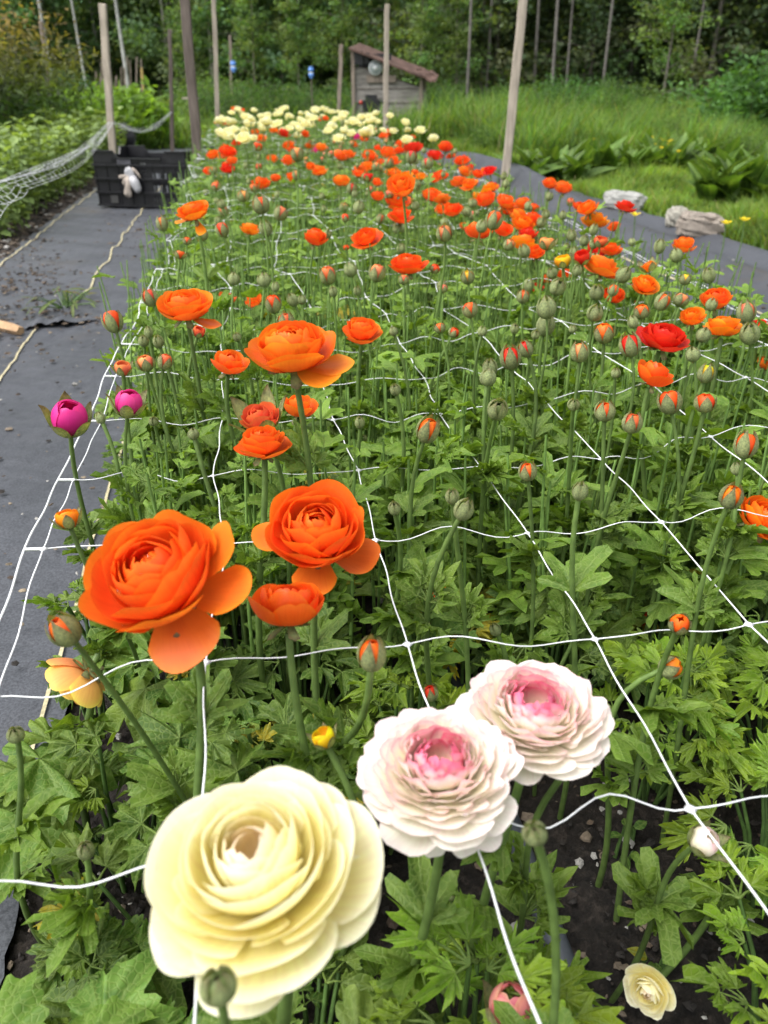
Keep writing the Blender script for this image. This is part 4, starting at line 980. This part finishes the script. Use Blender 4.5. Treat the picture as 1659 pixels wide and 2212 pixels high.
def polarpos(px,R): a=YAW+math.atan((px-CX)/FP*math.cos(PITCH)*1.03); return np.array([math.sin(a)*R,math.cos(a)*R])
LT=[tree_mesh(i,10,2.3,8000,.19,(.20,.31,.165),.03,(.26,.25,.22),.05) for i in range(3)]  # crown green lightened and greyed, distance haze put into the leaf colour
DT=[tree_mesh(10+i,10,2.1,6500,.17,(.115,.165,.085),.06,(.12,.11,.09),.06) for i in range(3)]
YT=[tree_mesh(20,7,1.8,5000,.16,(.165,.265,.095),.05,(.2,.18,.15),.05)]
for i in range(46):
    px=-120+i*22+rp.uniform(-14,14); 
    if px>960: break
    tree(LT[rp.integers(3)],polarpos(px,rp.uniform(31,44)),rp.uniform(0,6.28),rp.uniform(.8,1.15),'light green leafy tree in the woods behind the garden beds','light green trees in the woods')
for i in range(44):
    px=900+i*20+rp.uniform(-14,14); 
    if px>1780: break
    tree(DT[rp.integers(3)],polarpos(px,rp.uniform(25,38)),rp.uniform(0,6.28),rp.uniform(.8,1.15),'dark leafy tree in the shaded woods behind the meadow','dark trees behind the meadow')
for px,R,s in ((560,27,.55),(650,26,.5),(905,24,.55),(980,24,.5),(740,28,.6),(430,29,.55)):
    tree(YT[0],polarpos(px,R),rp.uniform(0,6.28),s,'young yellow-green tree at the front of the woods','young yellow-green trees in front of the woods')
tree(YT[0],polarpos(1420,17),2.0,.48,'pale leafy tree arching out of the dark woods above the meadow',None)
BT=tree_mesh(31,9,.5,150,.12,(.07,.12,.04),.5,(.42,.42,.40),.05,14)
for px,R,s,lab in ((137,27,1,'white-barked birch trunk above the reddish bush'),(293,26,1,'white-barked birch trunk behind the bright green plants'),(205,30,.9,'slender pale birch trunk between the two whiter ones')):
    tree(BT,polarpos(px,R),rp.uniform(0,6),s,lab,None,'birch_tree')
GT=tree_mesh(32,9,.5,120,.12,(.035,.06,.02),.5,(.12,.11,.10),.045,14)
for k,px in enumerate((1003,1042,1185,1215,1290,1148,1470)):
    tree(GT,polarpos(px,rp.uniform(22,25)),rp.uniform(0,6),rp.uniform(.6,1),'bare grey trunk at the edge of the dark woods','bare grey trunks at the woods edge')
# backmost wood reads as one mass
mb=MB(); n=60000; a=YAW+rp.uniform(-.75,.75,n); R=rp.uniform(44,56,n); z=rp.random(n)**.8*14; P=np.stack([np.sin(a)*R,np.cos(a)*R,z],1)
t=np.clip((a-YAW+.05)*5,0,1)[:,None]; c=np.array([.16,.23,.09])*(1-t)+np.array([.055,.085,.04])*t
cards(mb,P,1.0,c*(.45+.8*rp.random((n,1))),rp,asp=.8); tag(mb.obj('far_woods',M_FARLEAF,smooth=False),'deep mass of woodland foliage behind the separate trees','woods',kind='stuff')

def shrub_mesh(seed,h,w,n,leaf,col,asp=.45,tipcol=None):
    r=np.random.default_rng(seed); tb=MB(); cl=MB()
    for k in range(26):
        a=r.uniform(0,6.28); q=r.random()**.5; tip=np.array([math.cos(a)*w*q*.5,math.sin(a)*w*q*.5,h*(1-.45*q*q)*r.uniform(.75,1.05)])
        tube(tb,[(0,0,0),tip*np.array([.6,.6,.5]),tip],[.012*h,.008*h,.004*h],4,(.10,.12,.05)); m=n//26
        t=r.random((m,1))**.5; P=tip*np.concatenate([.35+.65*t,.35+.65*t,t],1)+r.normal(size=(m,3))*np.array([.10,.10,.07])*w
        P[:,2]=np.abs(P[:,2]); g=r.uniform(.55,1.35); cc=np.tile(np.asarray(col),(m,1))*g
        if tipcol is not None:
            k_=np.clip((P[:,2:3]/h-.45)*2.2,0,1); cc=cc*(1-k_)+np.asarray(tipcol)*g*k_
        cards(cl,P,leaf,cc,r,asp=asp)
    return tb.mesh('branches',M_STEM), cl.mesh('leaves',M_FARLEAF,False)
def shrub(sm,p,s,label,cat='shrub',grp=None,name='shrub',z=-.02,rz=None):
    e=empty(name,(p[0],p[1],z),rp.uniform(0,6.28) if rz is None else rz,s); tag(e,label,cat,grp); link('branches',sm[0],e); link('leaves',sm[1],e)
SH=[shrub_mesh(40+i,.9,1.2,2600,.055,c,.4) for i,c in enumerate([(.10,.20,.045),(.07,.15,.04),(.12,.21,.05)])]
for i in range(30):
    px=430+rp.uniform(0,330) if i<16 else rp.uniform(940,1330)
    shrub(SH[rp.integers(3)],polarpos(px,rp.uniform(13,20)),rp.uniform(.6,.95),'soft green undergrowth bush between the beds and the woods' if i<16 else 'soft green bush at the far edge of the meadow','bush','bushes before the woods' if i<16 else 'bushes at the far edge of the meadow','bush')
for i in range(22):
    px=960+rp.uniform(0,720); shrub(SH[rp.integers(3)],polarpos(px,rp.uniform(8.5,14)),rp.uniform(.3,.5),'soft leafy weed tuft standing in the tall meadow grass','weed','leafy weed tufts in the tall meadow grass','weed')
shrub(shrub_mesh(50,.85,1.25,4200,.06,(.08,.19,.06),.45),polarpos(1215,15)[:2],.95,'rounded dark green bush standing before the dark woods at the back of the meadow')
q=polarpos(1620,12.2); shrub(shrub_mesh(51,.80,1.1,4600,.085,(.11,.24,.07),.35),q,1.25,'upright leafy bush at the far right edge of the meadow')
q=polarpos(25,8.8); shrub(shrub_mesh(52,1.30,1.7,7000,.075,(.075,.135,.035),.3,(.22,.17,.06)),q,1.0,'tall bush with reddish bronze top on the far left')
q=polarpos(-70,7.6); shrub(shrub_mesh(53,1.15,1.4,5000,.075,(.05,.10,.03),.3,(.13,.11,.04)),q,1.0,'second bronze-topped bush partly outside the picture')
for px in(140,165,190): shrub(shrub_mesh(54,.95,.8,1500,.14,(.10,.20,.13),.12),polarpos(px,15.5+px*.005),1,'blue-green feathery plant behind the bright green crop','plant','blue-green feathery plants')
BG=[shrub_mesh(60+i,.60,.75,900,.11,(.17,.30,.05),.42) for i in range(3)]
for i in range(24):
    px=135+rp.uniform(0,200); shrub(BG[i%3],polarpos(px,rp.uniform(9.5,13)),rp.uniform(.8,1.1),'bright green leafy crop plant beyond the peas','plant','bright green crop plants beyond the peas','crop_plant')
for i in range(16):
    px=300+rp.uniform(0,120); R=rp.uniform(9,14); q=polarpos(px,R)
    if q[0]>-1.05: continue
    shrub(BG[i%3],q,rp.uniform(.45,.7),'low leafy plant beside the far end of the path','plant','low leafy plants beside the far path','crop_plant')
# pea plants
OV=oval_leaf(6,.32,(.21,.32,.15),.3,.3); PEA=[]
for v in range(4):
    r=np.random.default_rng(90+v); mb=MB()
    for k in range(8):
        b=np.array([r.normal()*.05,r.normal()*.05,0]); tp_=b+[r.normal()*.05,r.normal()*.05,r.uniform(.22,.36)]
        tube(mb,[b,(b+tp_)/2+[r.normal()*.01,r.normal()*.01,0],tp_],[.0035,.003,.002],4,(.12,.20,.08))
        for q in np.linspace(.12,1,9):
            p=b+(tp_-b)*q; a=r.uniform(0,6.28); g=r.uniform(.75,1.35)
            for d in(0,math.pi): put_leaf(mb,OV,p,a+d,r.uniform(-.1,.9),r.uniform(.035,.06),r.uniform(-.5,.5),(g,g,g))
    PEA.append(mb.mesh('pea_plant',M_LEAF))
cnt=0
for ix in range(14):
    for iy in range(36):
        x=-1.17-ix*.25+rp.uniform(-.05,.05); y=1.5+iy*.21+rp.uniform(-.06,.06); p=np.array([x,y,.2]); c=p-CAMP; d=np.dot(c,AX); px=CX+FP*np.dot(c,RT)/d
        if px<-60 or d<0 or cnt>=290: continue
        if y>8.8: continue
        cnt+=1; o=link('pea_plant',PEA[rp.integers(4)]); o.location=(x,y,.0); o.rotation_euler=(0,0,rp.uniform(0,6.28)); s=rp.uniform(1.0,1.3); o.scale=(s,s,s)
        tag(o,'blue-green pea plant in the rows beside the path' ,'pea plant','pea plants in the rows beside the path')
# draped pea netting: bundled cords between the stakes
mb=MB(); rq=np.random.default_rng(12)
A=on_plane(370,241,8.8); B=on_plane(240,262,6.3); Cn=at_z(-5,392,.42); Dn=at_z(-160,470,.40)
def sag(A,B,n,wid0,wid1,dz,m=26,updown=.02):
    d=B-A; s=np.array([-d[1],d[0],0]); s/=np.linalg.norm(s)
    t=np.linspace(0,1,m); lines=[]
    for k in range(n):
        u=(k/(n-1)-.5); w=wid0+(wid1-wid0)*t
        P=A+d*t[:,None]+s*(u*w)[:,None]+np.array([0,0,1])*(-dz*np.sin(np.pi*t)+updown*np.sin(t*rq.uniform(4,9)+rq.uniform(0,6))*np.sin(np.pi*t)-(abs(u)*w)*.35)[:,None]
        lines.append(P); tube(mb,P,.0007,3)
    for k in range(n-1):
        for q in range(1,m-1):
            if (q+k)%2: tube(mb,[lines[k][q],lines[k+1][q]+(lines[k+1][min(q+1,m-1)]-lines[k+1][q])*rq.uniform(-.6,.6)],.0005,3)
sag(A,B,9,.02,.05,.10,40); sag(B,Cn,10,.05,.12,.05,90); sag(Cn,Dn,10,.13,.15,.02,24)
tag(mb.obj('crop_net',M_STRING),'white trellis netting draped from stake to stake above the pea plants','net')
mb=MB(); tube(mb,[(0,0,0),(.02,0,.08),(.0,0,.16),(.01,0,.2)],[.09,.10,.07,.02],9,cap=True); o=mb.obj('cloth_bundle',M_BLACK,loc=tuple(on_plane(268,294,8.5)-np.array([0,0,.08]))); tag(o,'dark cloth bundle lying among the peas behind the draped net','cloth')
for k,(px,py,zh) in enumerate(((22,300,7.2),(48,296,7.4))):
    e=on_plane(px,py,zh); mb=MB(); 
    for i in range(8): box(mb,(i*.035-.12,0,0),(.004,.2,.05)); 
    for i in range(5): box(mb,(0,i*.045-.09,0),(.26,.004,.05))
    box(mb,(0,0,-.02),(.26,.2,.004)); o=mb.obj('seed_tray',M_BLACK,smooth=False,loc=tuple(e)); o.rotation_euler=(.1,0,.3); tag(o,['dark seed tray behind the peas at the picture edge','dark seed tray behind the peas, the one nearer the path'][k],'tray')

# meadow: grass, broad-leaved plants, buttercups, rocks
def grass(name,n,fn,h0,h1,w,label,col=(.14,.24,.045),nb=13,seed=0):
    r=np.random.default_rng(seed); P=np.array([fn() for _ in range(n)]); nb_=nb; m=n*nb_
    b=np.repeat(P,nb_,axis=0)+np.c_[r.normal(size=(m,2))*.035,np.zeros(m)]
    h=r.uniform(h0,h1,m)*np.repeat(np.clip(r.uniform(.6,1.25,n)*(1+.75*vnoise(P[:,:2],31,1.1)),.3,2.2),nb_); a=r.uniform(0,6.28,m); le=r.uniform(.15,1.1,m)*h
    dx=np.c_[np.cos(a),np.sin(a)]; ww=w*r.uniform(.6,1.3,m)
    sd=np.c_[-dx[:,1],dx[:,0],np.zeros(m)]*ww[:,None]
    mid=b+np.c_[dx*(le*.35)[:,None],h*.6]; tip=b+np.c_[dx*le[:,None],h*.95]
    V=np.stack([b-sd,b+sd,mid+sd*.8,mid-sd*.8,tip+sd*.12,tip-sd*.12],1).reshape(-1,3)
    k=np.arange(m)[:,None]*6; Q=np.concatenate([k+np.array([[0,1,2,3]]),k+np.array([[3,2,4,5]])])
    g=np.repeat(r.uniform(.7,1.3,n)*(1+.3*vnoise(P[:,:2],33,.8)),nb_)*r.uniform(.75,1.3,m); c=np.asarray(col)[None,:]*g[:,None]*np.c_[r.uniform(.8,1.35,m),np.ones(m),r.uniform(.8,1.2,m)]
    dry=r.random(m)<.03; c[dry]=(.30,.26,.13)
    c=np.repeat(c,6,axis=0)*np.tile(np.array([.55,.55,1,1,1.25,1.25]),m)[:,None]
    mb=MB(); mb.add(V,Q,None,c); o=mb.obj(name,M_FARLEAF,smooth=False); return tag(o,label,'grass',kind='stuff')
rg=np.random.default_rng(66)
def gpos(x0,x1,y0,y1):
    def f():
        while True:
            y=y0+(y1-y0)*rg.random()**1.3; x=rg.uniform(x0,x1)
            if x<2.2+.05*math.sin(y*2) and y<9.7: continue
            c=np.array([x,y,.1])-CAMP; d=np.dot(c,AX); px=CX+FP*np.dot(c,RT)/d
            if -80<px<1760: return (x,y,-.03)
    return f
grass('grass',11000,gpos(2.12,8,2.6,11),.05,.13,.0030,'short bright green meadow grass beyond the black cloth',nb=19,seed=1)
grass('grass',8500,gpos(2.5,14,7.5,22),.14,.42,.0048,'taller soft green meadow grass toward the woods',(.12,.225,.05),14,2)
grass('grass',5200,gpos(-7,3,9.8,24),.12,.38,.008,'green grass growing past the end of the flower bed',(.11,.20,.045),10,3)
BL=oval_leaf(8,.21,(.065,.15,.03),.35,.35)
for k,(px,py) in enumerate(((1140,402),(1185,395),(1235,398),(1290,385),(1345,380),(1400,368),(1455,372),(1330,360),(1500,352),(1545,432),(1590,420),(1640,430),(1560,398),(1625,395),(1655,410),(1410,345))):
    p=at_z(px,py,.0); e=empty('broad_leaf_plant',(p[0],p[1],-.02)); first=k<9 or k==15
    tag(e,'broad-leaved dark green plant in the patch in the middle of the meadow' if first else 'broad-leaved dark green plant in the patch at the meadow edge','plant','broad-leaved plants in mid meadow' if first else 'broad-leaved plants at the meadow edge')
    mb=MB(); 
    for q in range(30): 
        g=rg.uniform(.7,1.4); put_leaf(mb,BL,np.array([rg.normal()*.05,rg.normal()*.05,rg.uniform(.0,.07)]),rg.uniform(0,6.28),rg.uniform(.6,1.45),rg.uniform(.16,.30),rg.uniform(-.4,.4),(g,g,g))
    mb.obj('leaves',M_LEAF,e)
BC=[(1028,392),(1011,442),(1090,437),(1122,442),(1167,445),(1182,448),(1195,459),(1206,476),(1180,484),(1215,500),(1228,513),(1255,518),(1268,523),(1290,528),(1298,524),(1290,540),(1325,565),(1145,494),(1010,520),(1235,540),(1262,552),(1558,690),(1662,712),(1712,706),(1200,515)]
def bc_mesh():
    mb=MB()
    for j in range(5): 
        V,Q,S,T,Lc=petal_grid(j*1.2566,.3,.8,1,.6,.3,.05,.02,0,.1,5,5); mb.add(V*.013,Q,None,(.90,.68,.02))
    return mb.mesh('petals',M_PETAL)
bc=bc_mesh()
mbS=MB(); tube(mbS,[(0,0,-.16),(.004,0,-.08),(0,0,0)],.0015,4,(.1,.17,.05)); bcs=mbS.mesh('stem',M_STEM)
for i,(zx,zy) in enumerate(BC):
    px,py=697+zx*.58,zy*.58
    if i>=21: px,py={21:(1372,466),22:(1568,484),23:(1608,477),24:(1206,302)}[i]
    p=at_z(px,py,.18); e=empty('buttercup',p); tag(e,'small yellow wildflower open in the meadow grass','wildflower','yellow wildflowers in the meadow grass')
    s=1.7; 
    for nm,me in(('petals',bc),('stem',bcs)): o=link(nm,me,e); o.scale=(s,s,s if nm=='petals' else 1)
def rock(px,py,sx,sy,sz,label,col,seed,rz=0,z=.0,cube=.5):
    r=np.random.default_rng(seed); th=np.linspace(0.02,math.pi-.02,22); ph=np.linspace(0,2*math.pi,33)
    V=np.array([(math.sin(a)*math.cos(b),math.sin(a)*math.sin(b),math.cos(a)) for a in th for b in ph])
    V=np.sign(V)*np.abs(V)**cube; V=V*(1+.16*vnoise(V,seed,1.8)+.07*vnoise(V,seed+1,5)+.025*vnoise(V,seed+2,13)+.02*vnoise(V,seed+3,37))[:,None]; V*=np.array([sx,sy,sz])/2
    mb=MB(); mb.add(V,grid_q(22,33),None,np.asarray(col)); p=at_z(px,py,.02); o=mb.obj('rock',M_ROCK,smooth=False,loc=(p[0],p[1],sz*.42+z)); o.rotation_euler=(0,.06,rz); tag(o,label,'rock')
rock(1345,452,.215,.12,.10,'long flat pale grey rock holding down the edge of the black cloth',(.31,.31,.29),1,-.35,.02,.62)
rock(1457,488,.105,.09,.10,'small rounded cream rock beside the jagged one',(.30,.285,.24),2,.2,.02,.85)
rock(1510,505,.20,.13,.11,'jagged tan rock on the cloth edge, nearest of three',(.25,.215,.18),3,-.4,.01,.55)
rock(964,275,.26,.2,.14,'pale stone half hidden in grass beside the shed',(.6,.62,.64),4,0,0,.8)

# ------------------------------------------------------------------ shed with the old headlight
def shed():
    zh=13.6; O=on_plane(762,275,zh); O[2]=0; e=empty('shed',O,-YAW-.10); tag(e,'small weathered board shed with slanting rusty roof at the meadow edge','shed')
    k=depth_of(O)/FP
    def slab(pts,y0,y1,mat,name):
        mb=MB(); n=len(pts); V=[(x,y,z) for y in(y0,y1) for x,z in pts]; mb.add(V,[(i,(i+1)%n,n+(i+1)%n,n+i) for i in range(n)]+[tuple(range(4)),tuple(range(n,n+4))] if n==4 else None); return mb.obj(name,mat,e,smooth=False)
    W=149*k
    slab([(0,-.1),(W,-.1),(W,84*k),(0,128*k)],0,.025,M_BOARD,'front_wall')
    slab([(0,-.1),(.025,-.1),(.025,125*k),(0,125*k)],.03,.95,M_BOARD,'side_wall'); slab([(W-.025,-.1),(W,-.1),(W,82*k),(W-.025,82*k)],.03,.95,M_BOARD,'side_wall')
    slab([(0,-.1),(W,-.1),(W,84*k),(0,128*k)],.97,.99,M_WOOD3,'back_wall')
    mb=MB(); 
    for x,zt in((.02,160*k),(W-.02,106*k)): 
        for y in(-.02,.96): mb=MB(); box(mb,(x,y,zt/2),(.05,.05,zt)); mb.obj('post',M_WOOD,e,smooth=False)
    # rusty roof, corrugated and ragged
    nx,ny=60,14; U=np.linspace(-.02,176*k,nx)[:,None]; Vv=np.linspace(-.18,1.12,ny)[None,:]
    Z=164*k-(U/(176*k))*60*k+.003*np.sin(U*120)+.16*(Vv-.4)*.55+.02*np.clip(U/(176*k)-.55,0,1)*vnoise(np.stack([U+0*Vv,Vv+0*U],-1),3,9)*3
    mb=MB(); mb.add(np.stack([U+0*Vv,Vv+0*U,Z],-1).reshape(-1,3),grid_q(nx,ny)); mb.add(np.stack([U+0*Vv,Vv+0*U,Z-.022],-1).reshape(-1,3),grid_q(nx,ny)); 
    for vv in(0,ny-1): 
        t=np.stack([U[:,0],np.full(nx,Vv[0,vv]),Z[:,vv]],1); b=t-[0,0,.022]; mb.add(np.concatenate([t,b]),[(i,i+1,nx+i+1,nx+i) for i in range(nx-1)])
    mb.obj('roof',M_RUST,e,smooth=False)
    mb=MB(); box(mb,(W*.42,-.03,102*k),(62*k,.02,13*k)); mb.obj('plank',M_WOOD,e,smooth=False)
    mb=MB(); box(mb,(20*k,-.02,139*k),(34*k,.03,20*k)); box(mb,(44*k,.3,136*k),(70*k,.03,26*k)); mb.obj('gap_shade_panel',M_BLACK,e,smooth=False)  # solid black boxes that paint in the darkness of the gap under the roof
    for z_ in (30,58,84):
        mb=MB(); box(mb,(W*.5,-.006,z_*k),(W,.008,1.2*k)); mb.obj('batten',M_WOOD3,e,smooth=False)
    for q in range(16): mb=MB(); box(mb,(rp.uniform(.5,1.12)*W,rp.uniform(-.1,.8),(150-60*rp.uniform(.5,1.0))*k),(rp.uniform(.03,.1),rp.uniform(.03,.1),.012),rotz(rp.uniform(0,3))); mb.obj('roof_litter',M_RUST,e,smooth=False)
    # headlight
    h=empty('headlight',(0,0,0)); h.parent=None; R_=rotz(-YAW-.10); hp=O+R_@np.array([51*k,-.08,122*k]); h.location=tuple(hp); h.rotation_euler=(0,0,-YAW-.1); tag(h,'round vehicle headlight mounted under the shed roof','headlight')
    mb=MB(); tube(mb,[(0,.06,0),(0,.03,0),(0,0,0)],[.06,.095,.098],20,cap=True); mb.obj('housing',M_BLACK,h)
    mb=MB(); tube(mb,[(0,-.002,0),(0,-.012,0),(0,-.014,0)],[.098,.100,.086],24); mb.obj('rim',M_CHROME,h)
    mb=MB(); tube(mb,[(0,-.006,0),(0,-.016,0),(0,-.026,0),(0,-.03,0)],[.085,.075,.045,.004],20); mb.obj('lens',simple('lens_glass',(.30,.34,.34),.12,.35,22,.2,.002,.9),h); mb=MB(); tube(mb,[(0,-.028,0),(0,-.036,0)],[.03,.02],12,cap=True); mb.obj('bulb',M_WHITE,h)
    h=empty('lamp_box',O+R_@np.array([16*k,-.05,140*k]),-YAW-.1); tag(h,'dark box lamp fixed under the high corner of the shed roof','lamp'); mb=MB(); box(mb,(0,0,0),(18*k,.08,24*k)); mb.obj('housing',M_BLACK,h,smooth=False)
    m=empty('engine',O+R_@np.array([46*k,-.32,0]),-YAW-.1); tag(m,'black garden engine with red cap parked against the shed wall','engine')
    mb=MB()
    box(mb,(0,0,52*k),(34*k,.2,22*k)); box(mb,(0,-.01,68*k),(22*k,.18,10*k)); box(mb,(-.02,.0,32*k),(40*k,.22,14*k)); tube(mb,[(-.2,0,58*k),(0,0,60*k),(.2,0,60*k)],.03,8,cap=True); tube(mb,[(.1,-.05,60*k),(.14,-.1,46*k),(.1,-.12,36*k)],.02,8)
    for x in(-.13,.13): tube(mb,[(x,0,30*k),(x*1.1,0,0)],.02,6)
    tube(mb,[(-.03,-.12,52*k),(-.03,-.09,52*k)],.06,16,cap=True); mb.obj('body',M_BLACK,m,smooth=False)
    mb=MB(); tube(mb,[(-20*k,-.11,56*k),(-20*k,-.12,62*k)],[.025,.02],8,cap=True); mb.obj('cap',M_RED,m)
    for x in(-.17,.15):
        w=MB(); th=np.linspace(0,2*math.pi,21); tube(w,[(x,math.cos(t)*.09,.10+math.sin(t)*.09) for t in th],.03,8); w.obj('wheel',M_BLACK,m)
shed()
e=on_plane(412,212,12.5); mb=MB(); box(mb,(0,0,0),(.22,.12,.02),rotz(-.2)); tube(mb,[(0,0,-.02),(0,0,-e[2]-.05)],.02,6); tag(mb.obj('garden_table',M_WOOD2,loc=tuple(e),smooth=False),'tiny pale table top beyond the tall dark stake','table')

# ------------------------------------------------------------------ camera, sky, sun
cam=bpy.data.cameras.new('camera'); co_=bpy.data.objects.new('camera',cam); COL.objects.link(co_)
co_.location=(0,0,H); co_.rotation_euler=(math.pi/2-PITCH,0,-YAW)
cam.sensor_fit='VERTICAL'; cam.sensor_height=36; cam.lens=36*FP/2212.0; cam.clip_end=1000; cam.clip_start=.02
cam.dof.use_dof=True; cam.dof.focus_distance=.72; cam.dof.aperture_fstop=cam.lens/3.0
scene.camera=co_
w=bpy.data.worlds.new('World'); scene.world=w; w.use_nodes=True; nt=w.node_tree; bg=nt.nodes['Background']
sky=nt.nodes.new('ShaderNodeTexSky'); sky.sky_type='NISHITA'; sky.sun_disc=False; SE,SA=rad(60),rad(-105)
sky.sun_elevation=SE; sky.sun_rotation=SA; sky.air_density=1; sky.dust_density=4; sky.ozone_density=1
hs=nt.nodes.new('ShaderNodeHueSaturation'); hs.inputs['Saturation'].default_value=.2; hs.inputs['Value'].default_value=2.0
nt.links.new(sky.outputs[0],hs.inputs['Color']); nt.links.new(hs.outputs[0],bg.inputs[0]); bg.inputs[1].default_value=.15
sun=bpy.data.lights.new('sun','SUN'); sun.energy=3.1; sun.angle=rad(60); sun.color=(1,.97,.93)
so_=bpy.data.objects.new('sun',sun); COL.objects.link(so_)
dirv=Vector((math.sin(SA)*math.cos(SE)*-1*-1,math.cos(SA)*math.cos(SE),math.sin(SE))); so_.rotation_euler=dirv.to_track_quat('Z','Y').to_euler()
scene.view_settings.view_transform='Standard'; scene.view_settings.look='None'; scene.view_settings.exposure=0
scene.cycles.max_bounces=7; scene.cycles.diffuse_bounces=3; scene.cycles.transmission_bounces=4; scene.cycles.transparent_max_bounces=4
